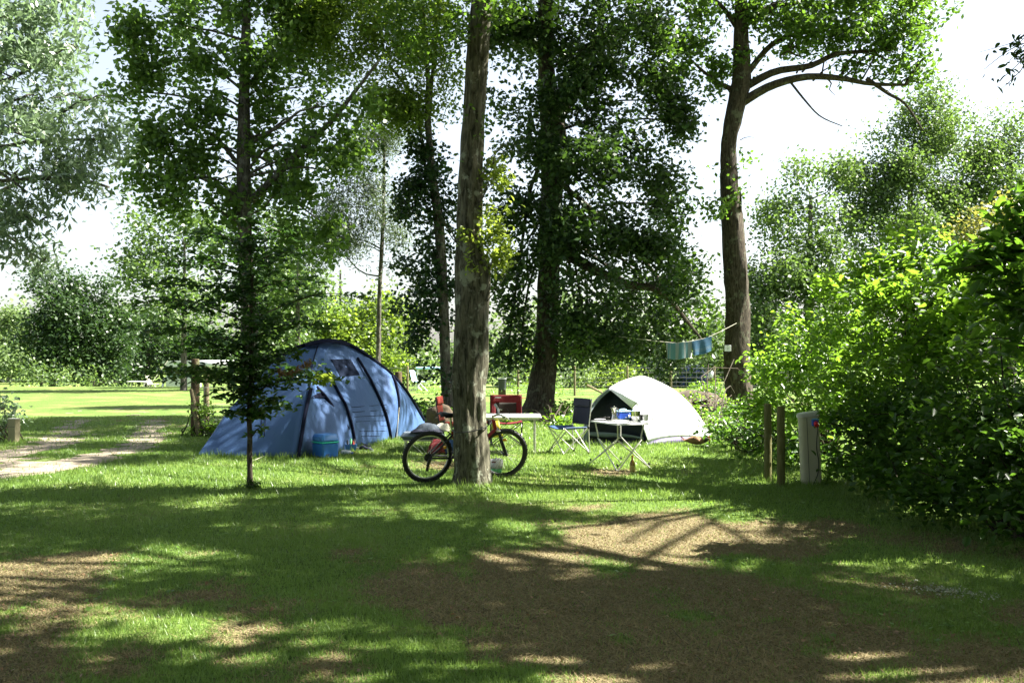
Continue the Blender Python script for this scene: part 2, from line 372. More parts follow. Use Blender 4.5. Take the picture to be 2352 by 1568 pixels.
# ------------------------------------------------------------------ foliage
def leaf_cloud(name, C, size, mat, parent, tw=None, aspect=0.55, up=0.35, droop=0.0, fold=False, jitter=0.35, flat=None):
    n = len(C)
    if n == 0: return None
    N = rng.normal(size=(n, 3)); N[:, 2] = np.abs(N[:, 2]) + up
    N /= np.linalg.norm(N, axis=1, keepdims=True)
    A = rng.normal(size=(n, 3)); A[:, 2] -= droop
    A -= N * np.sum(A * N, 1, keepdims=True); A /= np.linalg.norm(A, axis=1, keepdims=True) + 1e-9
    B = np.cross(N, A)
    L = size * (1 + jitter * (rng.random(n)[:, None] * 2 - 1)); W = L * aspect
    rn = rng.random(n)
    if tw is not None: rn = 0.45 * rn + 0.55 * tw
    if not fold:
        V = np.stack([C - A * L * .5, C - A * L * .05 + B * W * .5, C + A * L * .5, C - A * L * .05 - B * W * .5], 1).reshape(-1, 3)
        Fq = np.arange(n * 4).reshape(n, 4)
        return np_mesh(name, V, Fq, mat, parent, rn)
    k = N * (W * 0.22)
    V = np.stack([C - A * L * .5, C - A * L * .2 + B * W * .46 + k, C + A * L * .18 + B * W * .42 + k, C + A * L * .55 - N * L * .08,
                  C + A * L * .18 - B * W * .42 + k, C - A * L * .2 - B * W * .46 + k], 1).reshape(-1, 3)
    b = (np.arange(n) * 6)[:, None]
    Fq = np.concatenate([b + np.array([[0, 1, 2, 3]]), b + np.array([[0, 3, 4, 5]])], 1).reshape(-1, 4)
    return np_mesh(name, V, Fq, mat, parent, np.repeat(rn, 2))

def pip(u, v, poly):
    inside = np.zeros(len(u), bool); n = len(poly)
    for i in range(n):
        x1, y1 = poly[i]; x2, y2 = poly[(i + 1) % n]
        c = ((y1 > v) != (y2 > v)) & (u < (x2 - x1) * (v - y1) / ((y2 - y1) + 1e-9) + x1)
        inside ^= c
    return inside
# where the sun reaches the lawn (working pixels of ground points, share of light)
LIT = [([(-200, 1118), (100, 1080), (330, 1068), (450, 1054), (700, 1054), (1040, 1036), (1250, 1020), (1500, 1022), (1700, 1030), (1800, 1050), (1800, 1130), (1820, 1172), (1560, 1200), (1300, 1182), (1150, 1160), (1000, 1134), (600, 1122), (300, 1118), (-200, 1172)], 1.5),
       ([(-200, 885), (430, 885), (430, 945), (-200, 948)], 0.95), ([(900, 850), (1420, 850), (1420, 940), (900, 940)], 0.9),
       ([(1330, 985), (1650, 985), (1760, 1045), (1330, 1045)], 1.0),
       ([(380, 950), (960, 970), (1000, 1058), (440, 1058), (380, 1050)], 0.38),
       ([(-100, 1045), (170, 1040), (250, 1070), (-100, 1112)], 0.85),
       ([(1050, 1195), (1500, 1195), (1900, 1165), (2100, 1240), (1750, 1300), (1350, 1330), (1100, 1290)], 0.9),
       ([(-50, 1285), (140, 1285), (110, 1350), (-50, 1365)], 0.9),
       ([(180, 1470), (560, 1385), (800, 1400), (850, 1450), (300, 1510)], 0.82),
       ([(400, 1128), (800, 1112), (1045, 1100), (1045, 1128), (800, 1140), (400, 1152)], 0.9),
       ([(1760, 1105), (2600, 1105), (2600, 1200), (1760, 1190)], 0.85), ([(1700, 1190), (2100, 1200), (2100, 1290), (1700, 1300)], 0.8),
       ([(1840, 1590), (1900, 1500), (2400, 1475), (2400, 1600)], 1.1),
       ([(400, 1190), (800, 1175), (1100, 1230), (700, 1270), (350, 1260)], 0.5),
       ([(1900, 1200), (2200, 1200), (2352, 1330), (2100, 1360)], 0.5)]
def sun_keep(C, seed):
    """which twigs may stay so that the sun falls where it does"""
    g = C - SUNV * (C[:, 2:3] / SUNV[2])
    u, v = proj(g); front = g[:, 1] > 2
    p = np.full(len(C), 0.29)
    for poly, pr in LIT:
        p = np.where(pip(u, v, poly) & front, pr, p)
    # streaky patches in ground space
    nz = vnoise(np.stack([g[:, 0] * 0.8, g[:, 1] * 1.3, g[:, 0] * 0], -1), 1.15, 91) * 0.7 + vnoise(np.stack([g[:, 0], g[:, 1] * 1.2, g[:, 0] * 0], -1), 0.5, 92) * 0.4
    q = 0.5 + 0.5 * np.tanh(nz * 1.7)
    return ~(q < p)

def twigs(blobs, tw_r, per_m2, seed, gap=0.0, gscale=1.4, shell=2.2, flat=1.0, keep=None, prune=False, sun=False, clump=.5):
    """twig centres inside ellipsoids given as (centre, (rx, ry, rz))"""
    out = []
    r_ = np.random.default_rng(seed)
    for c, rr in blobs:
        n = max(3, int(per_m2 * math.pi * rr[0] * rr[2])); rm = min(rr)
        rc = clump * min(1.0, rm / .9)                      # clump size
        nc = max(4, int(2.5 * rr[0] * rr[2] / rc ** 2)); 
        d = r_.normal(size=(nc, 3)); d /= np.linalg.norm(d, axis=1, keepdims=True)
        cc = d * (r_.random(nc)[:, None] ** (1 / shell)) * np.array(rr) * 1.05 + np.array(c)
        wgt = r_.random(nc) ** 1.2 + .15; idx = r_.choice(nc, n, p=wgt / wgt.sum())
        e = r_.normal(size=(n, 3)); e /= np.linalg.norm(e, axis=1, keepdims=True)
        e *= (r_.random(n)[:, None] ** .45) * rc * (.55 + .7 * wgt[idx][:, None]); e[:, 2] *= .5
        e[:, 2] -= .35 * (e[:, 0] ** 2 + e[:, 1] ** 2) / rc   # sprays arch over and hang at their rims
        out.append(cc[idx] + e)
    C = np.concatenate(out)
    if gap > -5:
        nz = vnoise(C, gscale, seed + 5) + 0.5 * vnoise(C, gscale * .45, seed + 6)
        C = C[nz > gap]
    C = C[C[:, 2] > 0.05]
    if prune:
        u, v = proj(C); m = 420 / np.maximum(C[:, 1], 1)
        vis = (C[:, 1] > 0) & (u > -m * 2) & (u < 2352 + m * 2) & (v > -m * 2)
        C = C[~vis]
    if sun: C = C[sun_keep(C, seed)]
    return C
def cov(c, k, L, asp=.62):
    """twigs per square metre for a foliage cover of c leaf layers"""
    return c / (k * .5 * L * L * asp)
def spray(T, k, sig, flat=1.0, seed=0):
    r_ = np.random.default_rng(seed)
    C = np.repeat(T, k, 0); o = r_.normal(size=C.shape) * sig; o[:, 2] *= flat
    return C + o, np.repeat(r_.random(len(T)), k)

def catmull(pts, n):
    pts = [np.array(p, float) for p in pts]; m = len(pts)
    if m == 2: return [pts[0] + (pts[1] - pts[0]) * t for t in np.linspace(0, 1, n)]
    out = []
    for s in np.linspace(0, m - 1 - 1e-9, n):
        i = int(s); t = s - i
        p0 = pts[max(i - 1, 0)]; p1 = pts[i]; p2 = pts[i + 1]; p3 = pts[min(i + 2, m - 1)]
        out.append(0.5 * ((2 * p1) + (-p0 + p2) * t + (2 * p0 - 5 * p1 + 4 * p2 - p3) * t * t + (-p0 + 3 * p1 - 3 * p2 + p3) * t ** 3))
    return out
def limb(mb, a, b, r0, r1, wob=0.15, n=9, seg=7, seed=0, via=None):
    r_ = np.random.default_rng(seed)
    a = np.array(a, float); b = np.array(b, float); L = np.linalg.norm(b - a)
    if via is None:
        mids = [a + (b - a) * t + r_.normal(size=3) * L * wob * 0.35 + np.array([0, 0, L * 0.10 * math.sin(math.pi * t)]) for t in (0.3, 0.62)]
    else: mids = via
    ps = catmull([a, *mids, b], n)
    mb.tube(ps, list(np.linspace(r0, r1, n)), seg)
    return ps
def trunk_from_edges(Y, rows, top=None):
    """rows of (v, left edge u, right edge u) at depth Y, bottom first -> list of (x,y,z,r)"""
    out = []
    for v, ul, ur in rows:
        p = P((ul + ur) / 2, v, Y); out.append((*p, (ur - ul) / 2 * Y / F))
    if top: out += top
    return out
def trunk_mesh(mb, path, seg=28, rows=90, rough=0.05, seed=1, ridges=9):
    """tapered, knobbly trunk"""
    path = catmull(path, rows); r_ = np.random.default_rng(seed); ph = r_.random(8) * 6.28
    V = []
    for i, (x, y, z, r) in enumerate(path):
        for k in range(seg):
            a = 2 * math.pi * k / seg
            w = 1 + rough * (0.6 * math.sin(ridges * a + ph[0] + 1.3 * math.sin(z * 1.1 + ph[1])) + 0.7 * math.sin(3 * a + z * 1.7 + ph[2]) + 0.6 * math.sin(5 * a - z * 2.9 + ph[3]) + 0.5 * math.sin(z * 7 + 4 * a + ph[4]) + 0.4 * math.sin(2 * a + z * 13 + ph[5]))
            V.append((x + math.cos(a) * r * w, y + math.sin(a) * r * w, z))
    Fc = [(i * seg + k, i * seg + (k + 1) % seg, (i + 1) * seg + (k + 1) % seg, (i + 1) * seg + k) for i in range(rows - 1) for k in range(seg)]
    Fc.append(tuple(range((rows - 1) * seg, rows * seg)))
    mb.add(V, Fc)
    return path
def pxblobs(lst, dy=0.8):
    """(u, v, depth, radius px[, vertical radius px]) -> ellipsoids"""
    out = []
    for b in lst:
        u, v, Y, ru = b[:4]; rv = b[4] if len(b) > 4 else ru
        s = Y / F; out.append((P(u, v, Y), (ru * s, ru * s * dy, rv * s)))
    return out

def tree(name, label, cat, base, path, blobs, leafm, barkm, lsize, per=6, k=9, sig=0.3, gap=0.0, gscale=1.4, aspect=0.6, up=0.3,
         droop=0, seed=1, limbs=True, extra=None, prune=False, sun=False, group=None, rough=0.05, seg=20, fold=False, shell=2.2, flat=1.0, lr=0.28, subs=3, trunkname='trunk'):
    t = thing(name, label, cat, base, group=group)
    mb = MB(); pth = trunk_mesh(mb, path, seg=seg, rough=rough, seed=seed) if path else []
    r_ = np.random.default_rng(seed)
    if pth and limbs:
        P3 = np.array(pth)
        for bi, (c, rr) in enumerate(blobs):
            cand = np.where(P3[:, 2] < max(c[2] - 0.25 * np.hypot(c[0] - P3[:, 0].mean(), c[1] - P3[:, 1].mean()), P3[0, 2] + (0.22 + .2 * r_.random()) * (P3[-1, 2] - P3[0, 2])))[0]
            i = cand[-1] if len(cand) else len(P3) // 2
            i = min(i, len(P3) - 3); a = P3[i]
            L = np.linalg.norm(c - a[:3]); r0 = min(a[3] * 0.45, 0.012 + L * 0.011) * (lr / 0.28)
            ps = limb(mb, a[:3], c, r0, r0 * 0.35, seed=seed * 31 + bi)
            for s_ in range(subs):
                st = ps[r_.integers(3, len(ps))]
                d = r_.normal(size=3); d /= np.linalg.norm(d); d[2] = abs(d[2]) * 0.6
                limb(mb, st, st + d * np.array(rr) * 0.85, r0 * 0.38, r0 * 0.08, n=6, seg=5, seed=seed * 77 + bi * 9 + s_)
    if extra: extra(mb)
    if mb.v: mb.build(trunkname, barkm, t, world=True)
    T = twigs(blobs, 0, cov(per, k, lsize, aspect), seed, gap, gscale, prune=prune, sun=sun, shell=shell, clump=.5 if base[1] < 35 else .85)
    if len(T):
        C, tw = spray(T, k, sig, flat, seed)
        leaf_cloud('crown', C, lsize, leafm, t, tw, aspect, up, droop, fold)
    return t

# ------------------------------------------------------------------ ground
def tz(x, y):
    """terrain height"""
    x = np.asarray(x, float); y = np.asarray(y, float)
    s = np.clip((y - 50) / 9, 0, 1); s = s * s * (3 - 2 * s)
    left = np.clip((-x - 4) / 6, 0, 1)
    z = -0.75 * s * left
    z = z + 0.03 * fnoise2(x, y, 7.0, 3) * np.clip((y - 3) / 10, 0, 1) * (y < 50) * 0.6
    z = z + 0.012 * fnoise2(x, y, 1.6, 33)
    return z
def track_center(y):
    # centre of the dirt track for a given depth, curving in from the left
    return np.interp(y, [9, 11, 12.4, 13.5, 15.6, 18.2, 23, 29, 36], [-13.5, -10.2, -8.2, -7.45, -7.2, -7.5, -9.2, -11.4, -14.3])
def dryness(x, y):
    n = fnoise2(x, y, 3.2, 11) * 0.5 + fnoise2(x, y, 0.7, 12) * 0.36
    u, v = proj(np.stack([x, y, np.zeros_like(x)], -1))
    base = np.clip((7.9 + np.clip(x * .22, -.5, .8) - y) / 2.2 + .24, -1, .74)          # bare, trodden earth nearest the camera
    base = np.maximum(base, 1.15 - np.hypot((x - 1.9) / 2.9, (y - 9.0) / 1.35) * 1.05)
    base = np.maximum(base, 0.75 - np.hypot((x + 1.6) / 1.3, (y - 14.2) / 0.7))
    base = np.maximum(base, 0.7 - np.hypot((x - 0.7) / 1.2, (y - 13.6) / 0.8))
    base = base - 0.9 * np.clip((-x - 1.0) / 2.0, 0, 1) * np.clip((y - 6.6) / .8, 0, 1)
    base = base - 1.2 * np.exp(-(((x - 2.4) / 1.6) ** 2 + ((y - 7.7) / 0.35) ** 2))
    base = base - 0.5 * np.exp(-(((x - 3.6) / 1.2) ** 2 + ((y - 7.0) / 1.2) ** 2))
    base = np.maximum(base, np.clip((7.2 - y + .25 * n) / .8, -1, .84))
    return np.clip(base * .72 + .04 + n * 1.15 + .3 * np.clip((9.5 - y) / 4, 0, 1) * fnoise2(x, y, 0.3, 13), 0, 1)
def mk_ground():
    xs = np.concatenate([-np.geomspace(400, 14.5, 26), np.arange(-14, 14.01, 0.12), np.geomspace(14.5, 400, 26)])
    ys = np.concatenate([[-60, -30, -12, -4, 0, 1.5], np.arange(2.5, 30, 0.12), np.arange(30, 64, 0.8), np.geomspace(64, 900, 24)])
    X, Y = np.meshgrid(xs, ys); Z = tz(X, Y)
    V = np.stack([X, Y, Z], -1).reshape(-1, 3); a, b = X.shape
    i = (np.arange(a - 1)[:, None] * b + np.arange(b - 1)[None]).ravel()
    Fq = np.stack([i, i + 1, i + b + 1, i + b], 1)
    m, nt, bs = new_mat('lawn_and_earth'); L = nt.links.new
    bs.inputs["Roughness"].default_value = 0.95; bs.inputs["Specular IOR Level"].default_value = 0.1
    geo = nt.nodes.new("ShaderNodeNewGeometry")
    at = nt.nodes.new("ShaderNodeAttribute"); at.attribute_name = "dry"
    n1 = nt.nodes.new("ShaderNodeTexNoise"); n1.inputs["Scale"].default_value = 14; n1.inputs["Detail"].default_value = 8; n1.inputs["Roughness"].default_value = .7
    n2 = nt.nodes.new("ShaderNodeTexNoise"); n2.inputs["Scale"].default_value = 0.6; n2.inputs["Detail"].default_value = 6
    n3 = nt.nodes.new("ShaderNodeTexNoise"); n3.inputs["Scale"].default_value = 70; n3.inputs["Detail"].default_value = 4
    for n in (n1, n2, n3): L(geo.outputs["Position"], n.inputs["Vector"])
    g = nt.nodes.new("ShaderNodeValToRGB"); e = g.color_ramp.elements
    e[0].position = .3; e[0].color = (0.035, 0.07, 0.012, 1); e[1].position = .7; e[1].color = (0.16, 0.25, 0.06, 1)
    L(n1.outputs["Fac"], g.inputs[0])
    g2 = nt.nodes.new("ShaderNodeMix"); g2.data_type = 'RGBA'; g2.inputs["B"].default_value = (0.22, 0.24, 0.08, 1)
    r2 = nt.nodes.new("ShaderNodeValToRGB"); r2.color_ramp.elements[0].position = .48; r2.color_ramp.elements[1].position = .68
    r2.color_ramp.elements[1].color = (.7, .7, .7, 1); L(n2.outputs["Fac"], r2.inputs[0])
    L(r2.outputs[0], g2.inputs["Factor"]); L(g.outputs[0], g2.inputs["A"])
    d = nt.nodes.new("ShaderNodeValToRGB"); e = d.color_ramp.elements
    e[0].position = .28; e[0].color = (0.036, 0.031, 0.016, 1); e[1].position = .75; e[1].color = (0.29, 0.24, 0.13, 1)
    L(n3.outputs["Fac"], d.inputs[0])
    ad = nt.nodes.new("ShaderNodeMath"); ad.operation = 'MULTIPLY_ADD'; L(n1.outputs["Fac"], ad.inputs[0]); ad.inputs[1].default_value = 0.9; 
    sb = nt.nodes.new("ShaderNodeMath"); sb.operation = 'SUBTRACT'; L(at.outputs["Fac"], sb.inputs[0]); sb.inputs[1].default_value = 0.45; L(sb.outputs[0], ad.inputs[2])
    rr = nt.nodes.new("ShaderNodeValToRGB"); rr.color_ramp.elements[0].position = .25; rr.color_ramp.elements[1].position = .7; L(ad.outputs[0], rr.inputs[0])
    mx = nt.nodes.new("ShaderNodeMix"); mx.data_type = 'RGBA'
    L(rr.outputs[0], mx.inputs["Factor"]); L(g2.outputs["Result"], mx.inputs["A"]); L(d.outputs[0], mx.inputs["B"]); L(mx.outputs["Result"], bs.inputs["Base Color"])
    bp = nt.nodes.new("ShaderNodeBump"); bp.inputs["Strength"].default_value = .9; bp.inputs["Distance"].default_value = .03
    L(n3.outputs["Fac"], bp.inputs["Height"]); L(bp.outputs[0], bs.inputs["Normal"])
    o = np_mesh('ground', V, Fq, m, smooth=True)
    at_ = o.data.attributes.new('dry', 'FLOAT', 'POINT'); at_.data.foreach_set('value', dryness(X.ravel(), Y.ravel()).astype(np.float32))
    tag(o, kind='structure')
mk_ground()

# dirt track
def mk_track():
    ys = np.arange(9.0, 30, 0.09); ts = np.linspace(-1, 1, 61); V = []; edge = []
    for y in ys:
        c = float(track_center(y)); dx = float(track_center(y + .3) - track_center(y - .3)) / .6; nl = math.hypot(1, dx)
        nx, ny = 1 / nl, -dx / nl
        w = 1.35 + 0.12 * math.sin(y * 2.3) + 0.1 * math.sin(y * 5.1)
        for t in ts:
            px_, py_ = c + nx * t * w, y + ny * t * w
            V.append((px_, py_, float(tz(px_, py_)) + 0.006)); 
            rut = max(math.exp(-((abs(t) - .60) / .27) ** 2), 0.0)
            edge.append(rut * (1 - max(0, (y - 16) / 12)) + max(0, min(1, (15.4 - y) / 1.2)) * .8 * (abs(t) < .8))
    b = len(ts); a = len(ys)
    i = (np.arange(a - 1)[:, None] * b + np.arange(b - 1)[None]).ravel()
    V = np.array(V); E = np.array(edge) + 0.34 * fnoise2(V[:, 0], V[:, 1], 0.7, 44)
    Fq = np.stack([i, i + 1, i + b + 1, i + b], 1)
    keep = (E[Fq].mean(1) > 0.34); Fq = Fq[keep]
    m = plain('track_earth', (0.22, 0.185, 0.135), 0.95, bump=.6, bscale=30, var=.3)
    o = np_mesh('dirt_track', V, Fq, m, smooth=True); tag(o, kind='structure')
mk_track()

# grass blades (nobody could count them)
def on_track(x, y):
    c = track_center(y); t = np.abs(x - c) / 1.3
    return ((y < 26) & (np.abs(t - .6) < .32)) | ((y < 15.2) & (t < .95))
def mk_grass():
    n = 470000
    d = 4.2 * (26 / 4.2) ** rng.random(n)                   # density falls off with distance
    x = (rng.random(n) * 2 - 1) * (0.62 * d + 0.3); y = d
    dr = dryness(x, y); r = rng.random(n)
    kp = ~(on_track(x, y) & (rng.random(n) < np.clip(1.0 - (y - 15) / 14, .3, .95)))
    x, y, dr, d, r = x[kp], y[kp], dr[kp], d[kp], r[kp]
    isdry = r < np.clip(dr * 1.35 - .08, 0, .86)
    for nm, sel, mt, h0, lean in (('grass', ~isdry, M['grass'], 0.034, .8), ('dry_grass', isdry, M['straw'], 0.030, 2.6)):
        X, Y, D = x[sel], y[sel], d[sel]; k = len(X)
        if nm == 'dry_grass':
            q = rng.random(k) < .8; X, Y, D = X[q], Y[q], D[q]; k = len(X)
        h = h0 * (0.5 + rng.random(k)) * (1 + .5 * (D > 11)) * (1 - .55 * np.clip(dr[sel][q] if nm == 'dry_grass' else dr[sel], 0, 1) * (nm == 'grass')); tall = rng.random(k) < .006; h = np.where(tall, h * 1.8, h)
        w = 0.0035 + 0.00075 * D
        a = rng.random(k) * 6.283; la = rng.random(k) * 6.283; ll = h * lean * rng.random(k)
        Z = tz(X, Y)
        b = np.stack([X, Y, Z], 1); s = np.stack([np.cos(a) * w, np.sin(a) * w, 0 * a], 1) * .5
        tip = b + np.stack([np.cos(la) * ll, np.sin(la) * ll, h / (1 + .3 * lean)], 1)
        b[:, 2] -= .004
        V = np.stack([b - s, b + s, tip], 1).reshape(-1, 3)
        pn = np.clip(.5 + .35 * fnoise2(X, Y, 2.4, 21), 0, 1)
        o = np_mesh(nm, V, np.arange(k * 3).reshape(k, 3), mt, None, np.clip(.5 * rng.random(k) + .5 * pn, 0, 1))
        tag(o, 'short green lawn grass' if nm == 'grass' else 'dry straw coloured grass on the trodden foreground', 'grass', kind='stuff')
mk_grass()
# fallen leaves and bits on the bare earth
n = 1500; yy = 4.5 + 6 * rng.random(n) ** 1.3; xx = (rng.random(n) * 2 - 1) * .58 * yy
sel = dryness(xx, yy) > .3; xx, yy = xx[sel], yy[sel]
tag(leaf_cloud('fallen_leaves', np.stack([xx, yy, tz(xx, yy) + .012], 1), .03, M['deadleaf'], None, None, .6, 2.5), 'small brown fallen leaves on the bare ground', 'leaves', kind='stuff')
Vs, Fs = [], []
for k in range(420):
    y_ = 4.6 + 5.4 * random.random() ** 1.2; x_ = (random.random() * 2 - 1) * .56 * y_; a_ = random.random() * 3.14; L_ = .02 + .09 * random.random() ** 2; w_ = .0016 + .001 * random.random(); z_ = float(tz(x_, y_)) + .014
    dx_, dy_ = math.cos(a_) * L_, math.sin(a_) * L_; nx_, ny_ = -math.sin(a_) * w_, math.cos(a_) * w_; b_ = len(Vs); zz_ = .012 * random.random()
    Vs += [(x_ - dx_ + nx_, y_ - dy_ + ny_, z_), (x_ - dx_ - nx_, y_ - dy_ - ny_, z_), (x_ + dx_ - nx_, y_ + dy_ - ny_, z_ + zz_), (x_ + dx_ + nx_, y_ + dy_ + ny_, z_ + zz_)]
    Fs.append((b_, b_ + 1, b_ + 2, b_ + 3))
tag(np_mesh('fallen_twigs', np.array(Vs), np.array(Fs), M['barkdark']), 'small dark twigs scattered over the bare ground', 'twigs', kind='stuff')
# pale chippings at the right edge of the lawn
n = 420; ang = rng.random(n) * 6.28; rr_ = np.abs(rng.normal(size=n)) * .62; c0 = G(2185, 1362)
xx = c0[0] + rr_ * np.cos(ang) * .26 + rr_ * np.sin(ang) * .1; yy = c0[1] + rr_ * np.sin(ang) * .16 - rr_ * np.cos(ang) * .18
M['chips'] = leaf_mat('pale_chips', (0.22, 0.22, 0.17), (0.42, 0.42, 0.34), (.1, .1, .1), .05)
tag(leaf_cloud('gravel', np.stack([xx, yy, tz(xx, yy) + .008], 1), .02, M['chips'], None, None, .8, 1.5), 'scatter of pale chippings on the grass near the right edge', 'gravel', kind='stuff')

# ------------------------------------------------------------------ trees in view
# the near tree with the bicycle against it
NT = 12.42
near_rows = [(1122, 1022, 1145), (1114, 1030, 1138), (1106, 1038, 1131), (1080, 1043, 1126), (1050, 1043, 1123), (1000, 1043, 1119), (950, 1041, 1116), (900, 1038, 1115), (860, 1039, 1117), (820, 1040, 1120), (780, 1042, 1121), (740, 1044, 1122), (690, 1047, 1123), (650, 1048, 1127), (615, 1046, 1129),
             (580, 1048, 1114), (540, 1050, 1110), (500, 1050, 1108), (440, 1051, 1110), (400, 1053, 1107), (300, 1060, 1111), (200, 1067, 1117), (100, 1073, 1124), (0, 1083, 1130), (-150, 1092, 1135)]
near_path = trunk_from_edges(NT, near_rows)
tx, ty, tzz, tr = near_path[-1]
near_path += [(tx + .05, ty, tzz + 2.0, tr * .8), (tx + .2, ty + .1, tzz + 4.5, tr * .5), (tx + .2, ty + .2, tzz + 7.0, tr * .2)]
def near_extra(mb):
    # snags and long bare shoots
    for k, (u, v) in enumerate([(1100, 470), (1112, 640), (1050, 560), (1105, 420), (1112, 700)]):
        a = P(u, v, NT - .12)
        for j in range(3):
            L = .25 + .35 * random.random(); s = 1 if u > 1080 else -1
            limb(mb, a, a + np.array([s * L * .6, -.1 + .2 * random.random(), L * .9]), .009, .003, n=7, seg=5, seed=k * 5 + j)
near = thing('oak_tree', 'near grey barked tree with a red bicycle leaning on its trunk', 'tree', G(1085, 1106))
mb = MB(); PN = trunk_mesh(mb, near_path, seg=72, rows=320, rough=0.048, seed=4, ridges=13)
NB = [((0 + 5.2 * math.sqrt((k + .5) / 22) * math.cos(2.4 * k) + 1.0, 13.8 + 4.6 * math.sqrt((k + .5) / 22) * math.sin(2.4 * k), 10.2 + .5 * math.sin(k * 1.7)), (1.7, 1.7, 1.1)) for k in range(22)]  # unseen ring of crown added to shade upper trunk and left lawn
NB += [((1.6, 13.0, 11.0), (2.6, 2.4, 1.8)), ((-2.4, 13.4, 12.0), (2.6, 2.4, 1.9)), ((-.3, 11.8, 13.8), (2.8, 2.6, 2.0)), ((-1.9, 12.0, 9.2), (1.5, 1.4, .9)), ((.9, 12.6, 9.0), (1.5, 1.4, .9)), ((3.2, 14.5, 12.4), (2.0, 2.0, 1.4))]
for bi, (c, rr) in enumerate(NB):
    i = int(len(PN) * (.90 + .002 * bi)); limb(mb, PN[i][:3], c, .05, .02, seed=bi + 400)
near_extra(mb)
mb.build('trunk', M['bark'], near, world=True)
T = twigs(NB, 0, cov(2.6, 10, .12), 41, -.6, 1.6, prune=True, sun=True); C, tw = spray(T, 10, .3, 1, 3)
leaf_cloud('crown', C, .12, M['oak'], near, tw, .6)
# shoots of fresh leaves growing from the trunk
sh = [(1140, 385, 12.35, 24, 30), (1152, 420, 12.35, 16, 28), (1115, 400, 12.25, 16, 22), (1128, 500, 12.3, 26, 34), (1150, 540, 12.3, 24, 26), (1160, 590, 12.3, 22, 30), (1122, 560, 12.2, 24, 38), (1140, 610, 12.25, 24, 26), (1068, 555, 12.2, 12, 26), (1085, 585, 12.15, 12, 22), (1064, 505, 12.2, 8, 14), (1172, 480, 12.3, 16, 10), (1100, 620, 12.15, 22, 10)]
T = twigs(pxblobs(sh), 0, cov(3.0, 7, .062), 42, -.2, .35, shell=3, clump=.09); C, tw = spray(T, 7, .05, 1, 3)
leaf_cloud('shoot_foliage', C, .062, M['fresh'], near, tw, .6, fold=True)
sh = [(1050, 300, 12.3, 10, 60), (1110, 300, 12.3, 14, 40), (1060, 50, 12.2, 40, 50), (1000, 70, 12.0, 60, 60), (1140, 30, 12.2, 50, 40), (930, 50, 12.0, 60, 60), (900, 0, 12, 80, 40), (960, 110, 12, 40, 40), (1190, 10, 12.2, 60, 30), (1240, 20, 12.4, 60, 30)]
T = twigs(pxblobs(sh), 0, cov(3.4, 8, .07), 43, -.1, .4, shell=3, clump=.2); C, tw = spray(T, 8, .09, 1, 3)
leaf_cloud('low_leaves', C, .07, M['oak'], near, tw, .6)

# dark central oak
OY = 27
path = trunk_from_edges(OY, [(958, 1180, 1284), (945, 1195, 1278), (925, 1205, 1277), (900, 1212, 1277), (850, 1221, 1279), (800, 1226, 1281), (750, 1231, 1282), (650, 1235, 1284), (560, 1238, 1287), (450, 1241, 1291), (330, 1243, 1301), (260, 1240, 1296), (180, 1236, 1276), (100, 1236, 1272), (0, 1236, 1270), (-200, 1238, 1262)])
x, y, z, r = path[-1]; path += [(x, y, z + 3, r * .6), (x, y, z + 5, r * .2)]
B = pxblobs([(1180, 60, 27, 120, 90), (1330, 60, 27, 140, 90), (1480, 70, 26, 130, 100), (1240, 210, 26, 130, 90), (1400, 230, 26, 150, 100), (1520, 230, 27, 80, 90), (1570, 60, 28, 60, 60),
              (1210, 350, 26, 100, 100), (1350, 370, 26, 140, 100), (1490, 370, 26.5, 90, 90), (1550, 280, 27, 45, 50), (1200, 480, 26, 80, 80), (1310, 500, 26, 120, 100), (1450, 500, 26, 110, 90), (1530, 470, 27, 50, 60),
              (1200, 590, 26.5, 80, 60), (1330, 620, 26, 130, 90), (1470, 620, 26, 110, 90), (1560, 600, 27, 50, 60), (1340, 730, 26.5, 110, 80), (1470, 720, 27.5, 110, 80), (1570, 720, 28.5, 80, 70), (1330, 800, 27, 60, 45), (1420, 800, 27.5, 90, 42), (1530, 800, 28.5, 100, 42), (1610, 780, 28.5, 55, 45),
              (1180, 700, 26.5, 38, 40), (1170, 780, 26.5, 50, 55), (1195, 830, 26.5, 28, 22), (1160, 640, 27, 45, 30), (1190, -90, 27, 150, 90), (1400, -90, 27, 180, 100)], .85)
def oak_extra(mb):
    limb(mb, P(1275, 270, OY), P(1350, 110, OY), .30, .16, via=[P(1300, 215, OY), P(1325, 165, OY)])
    limb(mb, P(1275, 560, OY), P(1570, 650, OY - .5), .20, .06, via=[P(1330, 600, OY - .6), P(1450, 655, OY - .8)], n=14)
    limb(mb, P(1480, 655, OY - .8), P(1620, 790, OY - .8), .09, .02, via=[P(1530, 680, OY - .8), P(1580, 740, OY - .8)])
    limb(mb, P(1350, 110, OY), P(1430, 190, OY), .1, .03)
tree('dark_oak', 'tall dense dark oak with flared trunk behind the white folding table', 'tree', G(1240, 950), path, B, M['darkoak'], M['barkdark'], .15, per=5.2, k=9, sig=.2, gap=-.3, gscale=1.1, seed=11, extra=oak_extra, rough=.05, aspect=.62, subs=4)
